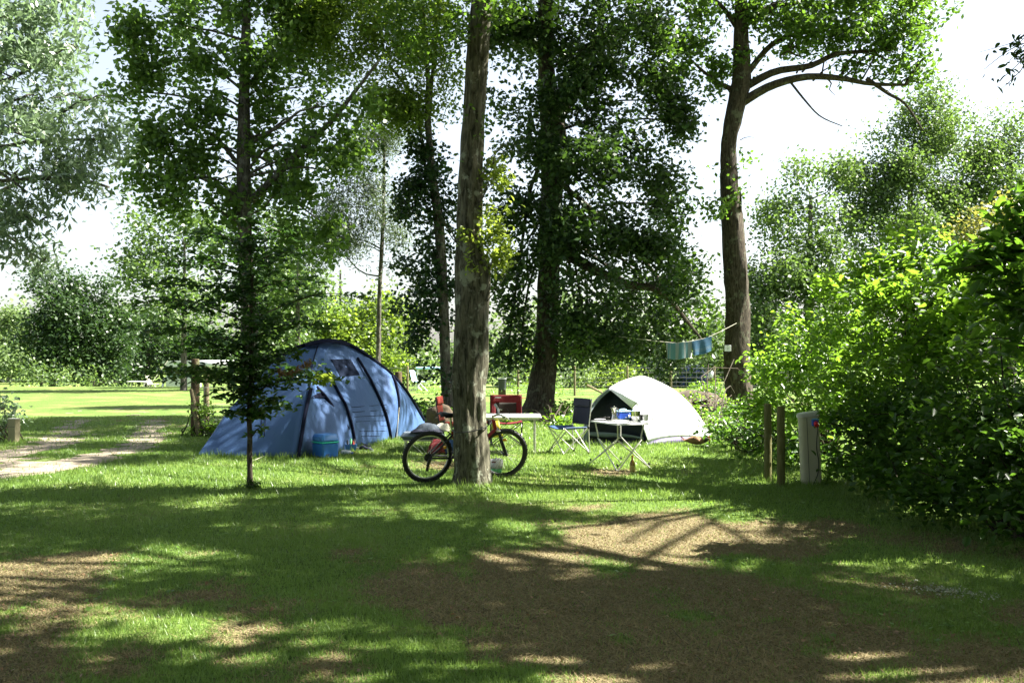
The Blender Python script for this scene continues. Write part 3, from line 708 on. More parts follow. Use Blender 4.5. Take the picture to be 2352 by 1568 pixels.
# outer sprays low on its right, sunlight put in by a lighter leaf colour
dk = bpy.data.objects['dark_oak']
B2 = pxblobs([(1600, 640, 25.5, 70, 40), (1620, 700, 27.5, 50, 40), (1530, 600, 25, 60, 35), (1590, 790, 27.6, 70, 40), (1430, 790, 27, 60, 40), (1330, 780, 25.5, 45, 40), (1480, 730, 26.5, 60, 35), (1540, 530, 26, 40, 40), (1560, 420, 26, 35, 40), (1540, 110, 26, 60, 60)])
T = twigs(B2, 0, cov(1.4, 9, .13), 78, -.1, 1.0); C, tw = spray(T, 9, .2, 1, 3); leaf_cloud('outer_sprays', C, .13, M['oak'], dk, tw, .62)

B3 = [((1.5 + 5.5 * math.sqrt((k + .5) / 20) * math.cos(2.4 * k), 23.0 + 4 * math.sqrt((k + .5) / 20) * math.sin(2.4 * k), 13.0 + .6 * math.sin(k * 1.3)), (1.9, 1.9, 1.3)) for k in range(20)]  # unseen blobs added above the frame to shade the track
T = twigs(B3, 0, cov(2.2, 10, .15), 79, -.6, 1.4, prune=True, sun=True); C, tw = spray(T, 10, .22, 1, 3); leaf_cloud('unseen_shade_crown', C, .15, M['darkoak'], dk, tw, .62)
# ivy clad multi stem tree left of the near trunk
IY = 25
it = thing('ivy_clad_tree', 'slender forked tree wrapped in dark ivy left of the near trunk', 'tree', G(1028, 955))
mb = MB()
trunk_mesh(mb, trunk_from_edges(IY, [(960, 1012, 1042), (900, 1014, 1040), (800, 1010, 1034), (700, 1006, 1030), (600, 1002, 1026), (500, 996, 1018), (400, 984, 1002), (330, 978, 994), (260, 976, 990), (180, 978, 988), (90, 974, 981), (0, 968, 973)]), seg=18, seed=5)
trunk_mesh(mb, trunk_from_edges(IY + .2, [(260, 980, 992), (220, 984, 994), (160, 990, 998), (60, 1000, 1006), (0, 1004, 1008)]), seg=12, rows=40, seed=6)
trunk_mesh(mb, trunk_from_edges(IY + .2, [(430, 984, 998), (380, 972, 980), (330, 966, 974), (280, 958, 966), (230, 940, 948), (190, 922, 930), (150, 890, 897)]), seg=12, rows=40, seed=7)
mb.build('trunk', M['barkgrey'], it, world=True)
B = pxblobs([(985, 340, 25, 34, 50), (940, 390, 25, 55, 60), (990, 430, 25, 50, 60), (930, 470, 24.8, 50, 45), (985, 540, 25, 48, 60), (960, 630, 24.8, 50, 60), (1000, 640, 25, 45, 60), (990, 740, 25, 60, 60), (940, 700, 24.6, 35, 35), (1010, 830, 25, 40, 60), (960, 800, 24.8, 30, 40), (1030, 470, 25.2, 40, 60), (1030, 620, 25.2, 40, 60)])
T = twigs(B, 0, cov(4.0, 10, .12, .75), 51, -.45, .9); C, tw = spray(T, 10, .15, 1, 3); leaf_cloud('ivy', C, .12, M['ivy'], it, tw, .75)
B = pxblobs([(930, 150, 25, 90, 80), (1010, 200, 25, 50, 70), (850, 60, 24.5, 110, 70), (980, 60, 25, 80, 60), (760, 40, 24.5, 90, 60), (900, 250, 25, 60, 50), (690, 60, 25, 60, 60), (640, 120, 25, 50, 50), (740, 110, 25, 60, 40), (950, 260, 25, 50, 50), (860, 230, 25, 60, 40), (720, 10, 25, 90, 50), (800, 130, 24.6, 70, 45), (860, -30, 25, 200, 70)])
T = twigs(B, 0, cov(6.0, 11, .115, .5), 52, -.35, 1.1); C, tw = spray(T, 11, .22, 1, 3); leaf_cloud('crown', C, .115, M['olive'], it, tw, .5, droop=.5)
tree('willow_tree', 'pale feathery tree with fine leaves behind the blue tent', 'tree', G(870, 925), trunk_from_edges(32, [(925, 862, 874), (700, 866, 876), (500, 876, 884), (330, 880, 886)]),
     pxblobs([(860, 330, 32, 70, 60), (820, 420, 31.5, 65, 70), (880, 500, 32, 60, 70), (770, 470, 32, 60, 60), (820, 560, 32, 50, 40), (760, 540, 32, 50, 45), (900, 600, 32, 35, 40), (870, 240, 32, 50, 45), (720, 590, 32, 40, 35)]),
     M['feather'], M['barkgrey'], .13, per=5.0, k=13, sig=.26, gap=-.12, gscale=1.3, aspect=.28, droop=1.6, seed=21)

# poplar
PY = 24
path = trunk_from_edges(PY, [(985, 545, 600), (940, 549, 594), (880, 551, 592), (800, 552, 592), (700, 553, 591), (600, 548, 581), (450, 543, 576), (300, 546, 575), (200, 549, 573), (100, 553, 575), (0, 556, 574), (-150, 558, 572)])
x, y, z, r = path[-1]; path += [(x, y, z + 3, r * .5), (x, y, z + 4.5, r * .1)]
def pop_extra(mb):
    limb(mb, P(578, 460, PY), P(870, 140, PY - 1), .10, .03, via=[P(640, 400, PY - .2), P(700, 335, PY - .4), P(760, 280, PY - .6), P(820, 205, PY - .8)], n=20)
    limb(mb, P(545, 375, PY), P(420, 270, PY + .4), .06, .02, via=[P(505, 325, PY), P(470, 300, PY)], n=12)
    limb(mb, P(548, 170, PY), P(455, 60, PY), .06, .02, via=[P(520, 130, PY), P(490, 100, PY)], n=10)
    limb(mb, P(575, 200, PY), P(640, 130, PY), .09, .03)
    limb(mb, P(548, 480, PY), P(430, 400, PY - .5), .07, .02)
B = pxblobs([(360, 40, 24, 110, 70), (480, 30, 24, 90, 60), (620, 30, 24, 80, 70), (330, 150, 24, 80, 60), (440, 140, 24, 80, 50), (640, 130, 23.5, 60, 60), (700, 200, 23.5, 70, 50), (300, 210, 24, 55, 40), (450, 250, 23.5, 70, 45), (380, 290, 24, 60, 30),
              (370, 340, 24, 80, 50), (450, 400, 23.5, 70, 55), (330, 400, 24, 60, 40), (500, 330, 24, 45, 45), (620, 270, 24, 60, 60), (660, 370, 24, 60, 50), (740, 340, 23.5, 60, 50), (700, 440, 23.5, 75, 50), (640, 500, 24, 60, 50), (740, 510, 23.5, 60, 45), (690, 570, 24, 70, 45),
              (480, 480, 24, 70, 50), (390, 460, 24, 50, 40), (500, 560, 24.5, 60, 50), (620, 620, 24, 50, 50), (780, 400, 23, 50, 40), (800, 240, 23, 60, 40), (560, 100, 23.4, 50, 60), (450, -80, 24, 160, 70), (640, -80, 24, 120, 70), (540, 230, 24, 40, 40), (400, 200, 24, 60, 40), (560, 320, 24, 50, 40), (600, 420, 24, 50, 50), (560, 440, 24.4, 60, 50), (420, 350, 24.3, 60, 40), (620, 200, 24, 50, 40), (680, 120, 24, 60, 40), (720, 260, 23.6, 60, 40), (800, 320, 23.5, 40, 40)], .8)
tree('poplar_tree', 'tall poplar with straight trunk rising behind the blue tent', 'tree', G(572, 985), path, B, M['poplar'], M['barkgrey'], .14, per=6.6, k=10, sig=.2, gap=-.14, gscale=1.0, aspect=.8, seed=31, extra=pop_extra, droop=.6, rough=.035)

# ash at the left edge
path = [(-11.6, 18.5, 0, .34), (-11.5, 18.4, 2.5, .28), (-11.3, 18.3, 5, .24), (-11.2, 18.2, 8, .18), (-11, 18, 11, .1), (-10.9, 18, 13, .03)]
B = pxblobs([(40, 60, 17, 130, 80), (150, 110, 16.5, 90, 70), (-60, 160, 17, 120, 90), (60, 220, 16.5, 120, 80), (190, 230, 16.5, 80, 60), (230, 320, 17, 70, 50), (100, 330, 16.3, 110, 70), (-40, 360, 17, 120, 90), (170, 410, 16.5, 90, 55), (60, 440, 16.3, 100, 60), (250, 430, 17, 40, 40), (90, 510, 16.5, 80, 40), (-30, 520, 17, 100, 60), (20, 570, 16.5, 50, 30),
              (100, 600, 17, 40, 40), (0, -60, 17, 180, 80), (-180, 100, 18, 150, 200), (-200, 400, 18, 150, 200), (150, 0, 17, 70, 60)], .9)
tree('ash_tree', 'silvery green ash with hanging leaves filling the upper left corner', 'tree', (-11.6, 18.5, 0), path, B, M['ash'], M['barkgrey'], .15, per=4.8, k=13, sig=.16, gap=-.2, gscale=.8, aspect=.34, seed=41, droop=1.3, rough=.04)

# right oak
RY = 27
path = trunk_from_edges(RY, [(962, 1655, 1750), (945, 1666, 1742), (930, 1671, 1736), (900, 1668, 1729), (850, 1665, 1723), (800, 1664, 1722), (700, 1666, 1720), (600, 1662, 1716), (500, 1657, 1705), (440, 1655, 1697), (390, 1654, 1693), (330, 1656, 1691), (280, 1664, 1704), (230, 1673, 1716), (190, 1680, 1724), (140, 1683, 1722), (60, 1686, 1718), (0, 1688, 1716), (-150, 1690, 1712)])
x, y, z, r = path[-1]; path += [(x, y, z + 2.5, r * .5), (x, y, z + 4, r * .1)]
def ro_extra(mb):
    Y = RY
    limb(mb, P(1705, 235, Y), P(2080, 195, Y - 1), .135, .035, via=[P(1770, 198, Y - .3), P(1850, 177, Y - .5), P(1930, 180, Y - .7), P(2000, 193, Y - .8)], n=18)
    limb(mb, P(1712, 200, Y), P(2060, 108, Y - 1), .115, .03, via=[P(1780, 165, Y - .3), P(1860, 152, Y - .5), P(1920, 125, Y - .7), P(1990, 118, Y - .8)], n=18)
    limb(mb, P(1712, 175, Y), P(1950, 40, Y), .09, .03, via=[P(1770, 105, Y), P(1830, 78, Y), P(1890, 70, Y)], n=16)
    limb(mb, P(1710, 60, Y), P(1900, -30, Y), .09, .03, via=[P(1770, 15, Y), P(1830, 8, Y)], n=12)
    limb(mb, P(1680, 205, Y), P(1570, 120, Y), .08, .02, via=[P(1650, 190, Y), P(1610, 160, Y)], n=12)
    limb(mb, P(1690, 60, Y), P(1600, -20, Y), .08, .02)
    limb(mb, P(1815, 188, Y - .4), P(1935, 290, Y - .6), .035, .012, via=[P(1850, 232, Y - .4), P(1885, 268, Y - .5)], n=12)
    limb(mb, P(1990, 180, Y - .8), P(2120, 300, Y - 1), .06, .02, via=[P(2040, 215, Y - .8), P(2080, 240, Y - .9)], n=12)
    limb(mb, P(1700, 322, Y), P(1732, 316, Y - .1), .012, .006, n=4)
    limb(mb, P(1700, 500, Y), P(1700, 440, Y - .8), .05, .02, n=5)
    for k in range(34):
        u0, v0, u1, v1 = [(1720, 228, 2080, 195), (1720, 198, 2060, 108), (1720, 168, 1950, 40), (1715, 55, 1900, -30)][k % 4]; f = .25 + .75 * random.random()
        a = P(u0 + (u1 - u0) * f, v0 + (v1 - v0) * f - 30 * math.sin(math.pi * f) * (k % 4 == 0), Y - f); L = 1.0 + random.random()
        limb(mb, a, a + np.array([L * (random.random() - .1), random.random() - .5, L * (random.random() - .35)]), .028, .006, n=7, seg=5, seed=k + 7000, wob=.3)
    limb(mb, P(2080, 195, Y - 1), P(2140, 120, Y - 1), .05, .02, n=6); limb(mb, P(1930, 180, Y - .7), P(1960, 130, Y - .6), .05, .02, n=6)
B = pxblobs([(1800, 60, 26.5, 50, 30), (1880, 60, 26, 60, 30), (1960, 60, 26, 60, 30), (2050, 60, 26, 70, 34), (2130, 60, 26.4, 40, 30), (1760, 90, 27, 36, 24), (1760, 20, 27, 70, 45), (1860, 20, 26.5, 80, 45), (1960, 20, 26.5, 80, 45), (2060, 10, 26.5, 70, 35), (2150, 10, 27, 40, 20), (2000, 90, 26, 70, 35), (2080, 110, 26, 60, 35), (1900, 100, 26.5, 50, 25), (2110, 170, 26.3, 40, 22), (2040, 165, 26, 50, 22), (1830, 110, 27, 40, 25),
              (1640, 30, 27, 60, 45), (1600, 110, 27, 55, 50), (1640, 150, 27, 35, 35), (1700, 130, 26.8, 40, 20), (1590, 190, 27, 30, 30), (1640, 200, 27, 20, 22), (1945, 300, 26.4, 18, 12), (1670, 395, 27, 20, 10), (1710, 360, 26.8, 12, 10), (1850, -60, 27, 220, 60), (1960, 155, 26.3, 40, 16), (1640, 480, 26, 26, 20), (1760, 150, 26.8, 22, 16), (1700, 440, 26.6, 14, 12)], .9)
tree('oak_tree', 'oak with leaning bare trunk and long right limb behind the bright shrubs', 'tree', G(1705, 955), path, B, M['oak'], M['barkdark'], .14, per=5.6, k=10, sig=.16, gap=-.35, gscale=.85, aspect=.62, seed=61, extra=ro_extra, rough=.06, limbs=False)

# hornbeam sapling in front of the blue tent
HY = 12.08
hb = thing('hornbeam_sapling', 'slim young tree with layered dark leaves in front of the blue tent', 'tree', G(573, 1118))
mb = MB(); pth = trunk_mesh(mb, trunk_from_edges(HY, [(1124, 563, 585), (1112, 566, 582), (1080, 568, 580), (1040, 567, 579), (1000, 568, 580), (950, 567, 578), (900, 570, 581), (820, 573, 583), (740, 573, 582), (650, 575, 582), (560, 573, 578), (490, 574, 577)]), seg=14, rows=120, rough=.08, seed=8)
hl = []
lay = [(868, 765, 11.9, 26), (862, 335, 12.1, 22), (852, 420, 11.5, 26), (850, 700, 12.6, 22), (905, 500, 11.8, 16), (915, 640, 12.2, 14), (950, 520, 12, 10), (940, 630, 11.8, 10), (800, 380, 12.4, 28), (810, 690, 12.0, 24), (760, 330, 11.9, 26), (745, 740, 12.2, 22), (700, 290, 12.2, 26), (690, 860, 12.3, 10), (650, 350, 11.7, 26), (640, 720, 12.5, 24), (780, 480, 11.3, 30), (730, 640, 11.4, 30),
       (600, 400, 12.3, 24), (580, 680, 12.0, 24), (680, 500, 11.5, 30), (620, 600, 11.5, 30), (540, 450, 12.2, 22), (530, 650, 12.3, 20), (840, 520, 11.6, 26), (820, 620, 11.7, 26), (890, 575, 12.0, 24), (560, 560, 12, 26), (500, 570, 12, 20), (980, 600, 12.0, 6), (1112, 582, 12.0, 3)]
for k, (v, u, Y, hgt) in enumerate(lay):
    tip = P(u, v, Y); s0 = P(576, min(v + 22 + .08 * abs(u - 576), 960 if v < 960 else 1112), HY)
    ps = limb(mb, s0, tip, .012, .003, n=12, seg=5, seed=k + 500, wob=.05)
    L = np.linalg.norm(tip - s0); n = int(16 + L * 70 * (1.0 if u != 860 else .16))
    if v > 970: n = 8
    for q in range(n):
        t = .12 + .9 * rng.random(); i = min(int(t * 11), 11); c = ps[i]
        w = .05 + .20 * math.sin(min(1, t) * 2.7) * min(1, L) * (0.15 if u == 860 else 1) * (0.3 if v > 970 else 1)
        hl.append(np.array(c) + np.array([rng.normal() * w, rng.normal() * w, rng.normal() * (.010 + hgt * .0014) - .01]))
mb.build('trunk', M['barkdark'], hb, world=True)
C, tw = spray(np.array(hl), 3, .04, .35, 9)
leaf_cloud('crown', C, .078, M['hornbeam'], hb, tw, .58, up=1.3, fold=True)
dl = []
for k in range(130):
    u = 640 + 75 * rng.random(); dl.append(P(u, 846 + 14 * math.sin(u * .05) + rng.normal() * 5, 11.9 + .2 * rng.random()))
leaf_cloud('dead_spray', np.array(dl), .06, M['deadleaf'], hb, None, .45, up=0, droop=1.2, fold=True)
fl = [P(720 + 45 * rng.random(), 870 + rng.normal() * 8, 11.7 + .2 * rng.random()) for k in range(90)]
leaf_cloud('painted_sun_spray', np.array(fl), .07, M['fresh'], hb, None, .6, up=.8, fold=True)  # sunlight on these leaves put in by the paler leaf colour

# trees further back, left
def bgtree(name, label, u, v0, Y, w, stem_top, blobs, mat, seed, ls=.2, per=5.5, k=9, sig=.42, gap=-.1, gscale=1.8, group=None, aspect=.7, dy=.8, z=None):
    b = G(u, v0) if z is None else np.array([P(u, v0, Y)[0], Y, z])
    b = np.array([P(u, v0, Y)[0], Y, float(tz(P(u, v0, Y)[0], Y))])
    s = Y / F; top = P(u + 2, stem_top, Y)
    path = [(*b, w * s), (b[0], Y, b[2] + (top[2] - b[2]) * .4, w * s * .7), (*top, w * s * .3)]
    return tree(name, label, 'tree', b, path, pxblobs(blobs, dy), mat, M['barkgrey'], ls, per=per, k=k, sig=sig, gap=gap, gscale=gscale, seed=seed, group=group, aspect=aspect, seg=10, subs=2)
bgtree('maple_tree', 'mid sized tree on the field with grey trunk left of the poplar', 422, 885, 45, 8, 560, [(400, 520, 45, 70, 45), (350, 590, 45, 70, 45), (450, 600, 45, 60, 45), (330, 650, 44, 55, 35), (420, 680, 44, 70, 40), (370, 730, 45, 50, 30), (480, 520, 46, 60, 40), (480, 680, 46, 50, 40), (330, 510, 45, 35, 30), (360, 790, 45, 40, 24)], M['far'], 101, gap=-.3)
bgtree('lime_tree', 'dark rounded tree at the far edge of the sunny field', 120, 888, 56, 9, 700, [(110, 690, 56, 45, 50), (90, 760, 56, 40, 60), (130, 800, 55, 60, 60), (150, 720, 56, 50, 50), (80, 830, 55, 30, 40)], M['fardark'], 102, ls=.2, gap=-.9)
bgtree('lime_tree', 'broad dark tree with several domes behind the field picnic table', 230, 888, 57, 9, 700, [(170, 650, 57, 36, 36), (110, 660, 57, 36, 40), (200, 720, 56, 50, 60), (250, 740, 57, 50, 60), (200, 810, 56, 60, 60), (270, 800, 57, 50, 60), (235, 680, 57, 40, 35), (240, 850, 56, 60, 35)], M['fardark'], 103, ls=.2, gap=-.9)
bgtree('lime_tree', 'darker bushy tree right of the field picnic table', 340, 888, 68, 8, 760, [(330, 780, 68, 45, 60), (375, 760, 68, 45, 60), (330, 850, 68, 50, 40), (400, 820, 68, 45, 50), (300, 850, 68, 40, 30), (450, 800, 68, 50, 60), (500, 820, 68, 50, 50)], M['fardark'], 104, ls=.2, gap=-.7)
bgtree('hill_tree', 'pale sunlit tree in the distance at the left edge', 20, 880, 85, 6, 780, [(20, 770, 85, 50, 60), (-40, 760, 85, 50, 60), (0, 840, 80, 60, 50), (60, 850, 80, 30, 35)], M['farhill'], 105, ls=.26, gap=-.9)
bgtree('garden_shrub', 'grey green bushy shrub at the far edge of the field', 95, 890, 53, 4, 860, [(70, 862, 53, 26, 26), (105, 858, 53, 34, 30), (140, 868, 53, 24, 22)], M['far'], 106, ls=.15, gap=-.8, per=3)
bgtree('garden_shrub', 'low pale shrub on the field edge between the grey shrub and picnic table', 215, 890, 53, 3, 870, [(200, 874, 53, 26, 16), (240, 878, 53, 26, 12), (275, 878, 53, 18, 12)], M['far'], 107, ls=.14, gap=-.8, per=3)
# centre
bgtree('conifer_tree', 'upright pale green tree just right of the poplar trunk', 640, 870, 50, 6, 500, [(640, 520, 50, 35, 50), (630, 600, 50, 45, 60), (670, 620, 50, 35, 50), (640, 700, 50, 50, 60), (660, 780, 50, 50, 50), (615, 800, 49, 40, 50)], M['far'], 111, gap=-.25)
bgtree('birch_tree', 'tall thin tree with an ivy covered trunk behind the blue tent apex', 683, 870, 46, 9, 600, [(700, 640, 46, 60, 40), (720, 700, 46, 50, 35), (660, 660, 47, 40, 40), (735, 640, 46, 30, 30), (690, 560, 46, 50, 40), (683, 740, 45.9, 12, 70)], M['far'], 112, gap=-.05)
bgtree('conifer_tree', 'mid green tree filling the gap between poplar and feathery tree', 780, 875, 58, 7, 620, [(770, 700, 58, 60, 50), (720, 730, 58, 60, 50), (800, 760, 58, 60, 50), (660, 760, 58, 60, 60), (610, 720, 58, 50, 60), (590, 640, 58, 40, 60), (640, 660, 58, 50, 50)], M['fardark'], 115, gap=-.7)
bgtree('round_tree', 'rounded yellow green tree directly above the blue tent', 745, 870, 52, 6, 780, [(740, 760, 52, 36, 28), (730, 800, 52, 45, 35), (760, 820, 52, 40, 35)], M['olive'], 113, gap=-.8)
bgtree('round_tree', 'olive coloured tree between the blue tent and the ivy clad tree', 830, 880, 52, 7, 740, [(820, 730, 52, 50, 45), (860, 710, 53, 40, 40), (800, 780, 51, 50, 50), (860, 790, 52, 55, 60), (910, 760, 53, 45, 60), (840, 840, 50, 60, 40), (910, 830, 50, 40, 40)], M['olive'], 114, gap=-.6)
for k, (u, v, w, h, Y, mt, lb) in enumerate([(960, 822, 50, 40, 52, 'far', 'low hedge bush just left of the near tree trunk beyond the fence'), (1075, 830, 50, 45, 56, 'far', 'hedge bush hidden behind the near tree trunk'), (1160, 845, 50, 38, 50, 'far', 'light green hedge bush behind the black bin'), (1215, 840, 45, 40, 56, 'olive', 'yellowish hedge bush left of the dark oak trunk'), (1310, 850, 55, 32, 50, 'far', 'light green hedge bush right of the dark oak trunk'), (1400, 850, 55, 34, 48, 'olive', 'olive green hedge bush behind the left shoulder of the white tent'),
                                          (1490, 845, 60, 36, 52, 'fardark', 'dark hedge bush behind the top of the white tent'), (1575, 862, 50, 30, 49, 'fardark', 'dark hedge bush below the hanging towels'), (1640, 800, 60, 80, 62, 'far', 'tall hedge bush left of the leaning oak'), (1760, 820, 80, 90, 50, 'far', 'tall hedge bush right of the leaning oak'), (640, 850, 70, 40, 54, 'far', 'hedge bush behind the sapling'), (540, 850, 50, 30, 70, 'far', 'hedge bush behind the trailer tent awning')]):
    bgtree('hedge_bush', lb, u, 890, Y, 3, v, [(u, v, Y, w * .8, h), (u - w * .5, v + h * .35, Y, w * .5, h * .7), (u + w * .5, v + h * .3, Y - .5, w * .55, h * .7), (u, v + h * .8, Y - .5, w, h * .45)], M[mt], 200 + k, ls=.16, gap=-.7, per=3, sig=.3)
# right background, haze put into the pale leaf colour
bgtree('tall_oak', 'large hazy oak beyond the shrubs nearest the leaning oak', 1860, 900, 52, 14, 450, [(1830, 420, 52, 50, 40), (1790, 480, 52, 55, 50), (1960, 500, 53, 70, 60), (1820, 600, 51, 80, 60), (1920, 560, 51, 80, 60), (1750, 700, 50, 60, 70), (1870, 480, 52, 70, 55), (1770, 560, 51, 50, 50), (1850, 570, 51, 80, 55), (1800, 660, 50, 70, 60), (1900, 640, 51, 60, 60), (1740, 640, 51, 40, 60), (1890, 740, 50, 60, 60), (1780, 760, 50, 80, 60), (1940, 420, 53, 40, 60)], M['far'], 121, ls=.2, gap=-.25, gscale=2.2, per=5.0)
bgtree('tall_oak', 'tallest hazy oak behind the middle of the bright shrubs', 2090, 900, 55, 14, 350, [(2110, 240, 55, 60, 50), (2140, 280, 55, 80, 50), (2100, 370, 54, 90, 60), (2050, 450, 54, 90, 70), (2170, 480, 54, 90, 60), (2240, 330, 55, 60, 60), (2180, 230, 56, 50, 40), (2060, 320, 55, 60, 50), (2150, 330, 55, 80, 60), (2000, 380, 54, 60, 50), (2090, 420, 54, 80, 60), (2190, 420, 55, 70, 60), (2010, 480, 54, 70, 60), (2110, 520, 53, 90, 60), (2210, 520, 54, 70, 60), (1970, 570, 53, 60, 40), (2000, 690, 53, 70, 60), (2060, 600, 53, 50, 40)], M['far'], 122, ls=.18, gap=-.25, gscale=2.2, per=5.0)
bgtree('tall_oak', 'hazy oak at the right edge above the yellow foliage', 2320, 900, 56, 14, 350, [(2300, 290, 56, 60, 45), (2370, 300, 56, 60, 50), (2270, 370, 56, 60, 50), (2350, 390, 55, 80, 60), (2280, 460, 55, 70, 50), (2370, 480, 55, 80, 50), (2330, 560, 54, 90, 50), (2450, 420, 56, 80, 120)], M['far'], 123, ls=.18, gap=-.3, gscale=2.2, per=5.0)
bgtree('yellow_tree', 'pale yellow green small tree above the shrubs at the right edge', 2290, 900, 26, 6, 560, [(2290, 520, 26, 70, 45), (2230, 540, 26, 50, 35), (2350, 500, 26, 50, 45), (2300, 580, 26, 90, 45)], M['yellowleaf'], 124, ls=.10, per=2.5, sig=.2, gap=-.4, gscale=1)
# far wood closing the horizon
B = [((x, 95 + 6 * math.sin(x), 1.5 + 1.2 * math.sin(x * .13) + 1 * math.sin(x * .31)), (7, 4, 3.6 + 1.0 * math.sin(x * .23))) for x in np.arange(-75, 80, 6.0)]
T = twigs(B, 0, cov(3, 8, .5, .8), 300, -2, 3); C, tw = spray(T, 8, .8, 1, 3)
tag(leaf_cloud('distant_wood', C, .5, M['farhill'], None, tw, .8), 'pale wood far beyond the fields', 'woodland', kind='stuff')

# shrubs on the right
def shrub(name, label, blobs, mat, ls, seed, per=40, k=8, sig=.12, gap=-.2, gscale=.5, fold=True, droop=.2, aspect=.6, base=None, up=.9, dy=1.0, group=None):
    bl = pxblobs(blobs, dy); b = base if base is not None else (bl[0][0][0], bl[0][0][1], 0)
    t = thing(name, label, 'shrub', b, group=group); mb = MB(); r_ = np.random.default_rng(seed)
    b = np.array(b, float)
    for c, rr in bl:
        for j in range(5):
            e = c + r_.normal(size=3) * np.array(rr) * .5; e[2] = max(e[2], .2)
            limb(mb, b + r_.normal(size=3) * np.array([.15, .15, 0]), e, .016, .004, n=8, seg=5, seed=seed * 13 + j)
    mb.build('stems', M['barkdark'], t, world=True)
    T = twigs(bl, 0, cov(per, k, ls, aspect), seed, gap, gscale, shell=2.4, clump=.3); C, tw = spray(T, k, sig, .6, seed)
    leaf_cloud('foliage', C, ls, mat, t, tw, aspect, up, droop, fold)
    return t
shrub('hazel_shrub', 'bright sunlit leafy shrub with pale stems behind the two round posts', [(1860, 800, 14.5, 100, 90), (1800, 870, 15, 70, 70), (1770, 840, 15.5, 40, 50), (1930, 740, 13.8, 90, 80), (1850, 930, 14, 110, 70), (1780, 950, 15, 70, 60), (1960, 860, 13.5, 110, 110), (1920, 660, 14, 50, 40), (1990, 640, 13.8, 40, 40)], M['hazel'], .09, 131, base=G(1900, 1040), per=3.4)
shrub('hazel_shrub', 'tallest bright yellow green shrub left of the dark big leaved tree', [(2040, 640, 12.5, 80, 70), (2110, 600, 12.3, 70, 60), (2020, 720, 12, 110, 90), (2130, 700, 11.8, 100, 90), (2080, 810, 11.5, 130, 100), (2180, 620, 12, 60, 50), (2050, 545, 12.6, 36, 36), (2150, 560, 12.3, 40, 36), (1990, 930, 12, 110, 90), (2210, 780, 11, 110, 110)], M['hazel'], .09, 132, base=G(2150, 1100), per=3.2)
shrub('hazel_shrub', 'leafy shrub joining the tallest bright shrub to the big leaved tree', [(2200, 640, 11, 90, 60), (2280, 620, 10.8, 80, 60), (2230, 720, 10.5, 110, 80), (2330, 700, 10.3, 110, 110), (2160, 800, 10.8, 110, 90), (2260, 820, 10, 120, 90)], M['hazel'], .10, 141, base=G(2260, 1080), per=2.6)
shrub('bramble_thicket', 'dark shaded thicket low behind the electric pillar', [(2080, 960, 11, 130, 110), (1990, 1010, 11.6, 90, 80), (2180, 920, 10.3, 130, 120), (2150, 1050, 10, 150, 110), (1930, 1040, 12.4, 70, 60), (2060, 1080, 10.8, 100, 60)], M['undergrowth'], .085, 133, base=G(2080, 1130), per=2.8, gap=-.6)
shrub('bramble_thicket', 'dark shaded thicket at the right edge reaching the lawn', [(2290, 980, 9, 150, 150), (2290, 1130, 8.6, 150, 110), (2380, 1060, 8.2, 150, 180), (2200, 1130, 9.4, 110, 70), (2330, 850, 9.3, 150, 120)], M['undergrowth'], .085, 134, base=G(2330, 1230), per=2.8, gap=-.6)
shrub('laurel_shrub', 'low green shrub at the foot of the leaning oak', [(1690, 985, 16.5, 50, 40), (1730, 1000, 16, 60, 45), (1650, 990, 17.5, 24, 24), (1780, 1020, 15, 70, 50), (1840, 1040, 14, 60, 40), (1700, 950, 17.5, 40, 26)], M['undergrowth'], .085, 135, base=G(1720, 1040), per=2.6, gap=-.5)
shrub('nettle_patch', 'leafy green weeds in front of the laurel shrub and behind the white tent', [(1700, 965, 17.5, 30, 22), (1640, 960, 19, 24, 20), (1600, 930, 24, 40, 24), (1665, 925, 24, 26, 22), (1640, 890, 30, 50, 20)], M['hazel'], .08, 136, base=G(1640, 985), per=2.4, gap=-.3)
# big leaved chestnut at the right edge
cb = pxblobs([(2290, 560, 8.6, 60, 70), (2250, 640, 8.4, 70, 60), (2330, 480, 8.4, 36, 50), (2350, 640, 8.2, 80, 100), (2240, 720, 8.6, 70, 60), (2330, 780, 8.2, 100, 90), (2200, 600, 8.8, 36, 30), (2420, 560, 8.2, 80, 150)])
ct = thing('chestnut_tree', 'young tree with large dark serrated leaves at the right edge', 'tree', (4.95, 8.9, 0))
mb = MB(); trunk_mesh(mb, [(4.95, 8.9, 0, .06), (4.9, 8.8, 1.2, .05), (4.8, 8.7, 2.2, .035), (4.6, 8.6, 3.1, .012)], seg=10, rows=40)
hl = []
for k in range(95):
    c, rr = cb[rng.integers(len(cb))]; e = c + rng.normal(size=3) * np.array(rr) * .5
    s0 = np.array([4.85, 8.75, max(.5, min(e[2] - .15, 2.9))]); ps = limb(mb, s0, e, .010, .003, n=9, seg=4, seed=900 + k, wob=.08)
    for q in range(14):
        i = 3 + int(rng.random() * 6); hl.append(np.array(ps[i]) + rng.normal(size=3) * np.array([.07, .07, .04]))
mb.build('trunk', M['barkdark'], ct, world=True)
leaf_cloud('crown', np.array(hl), .17, M['chestnut'], ct, None, .36, .8, .25, True)
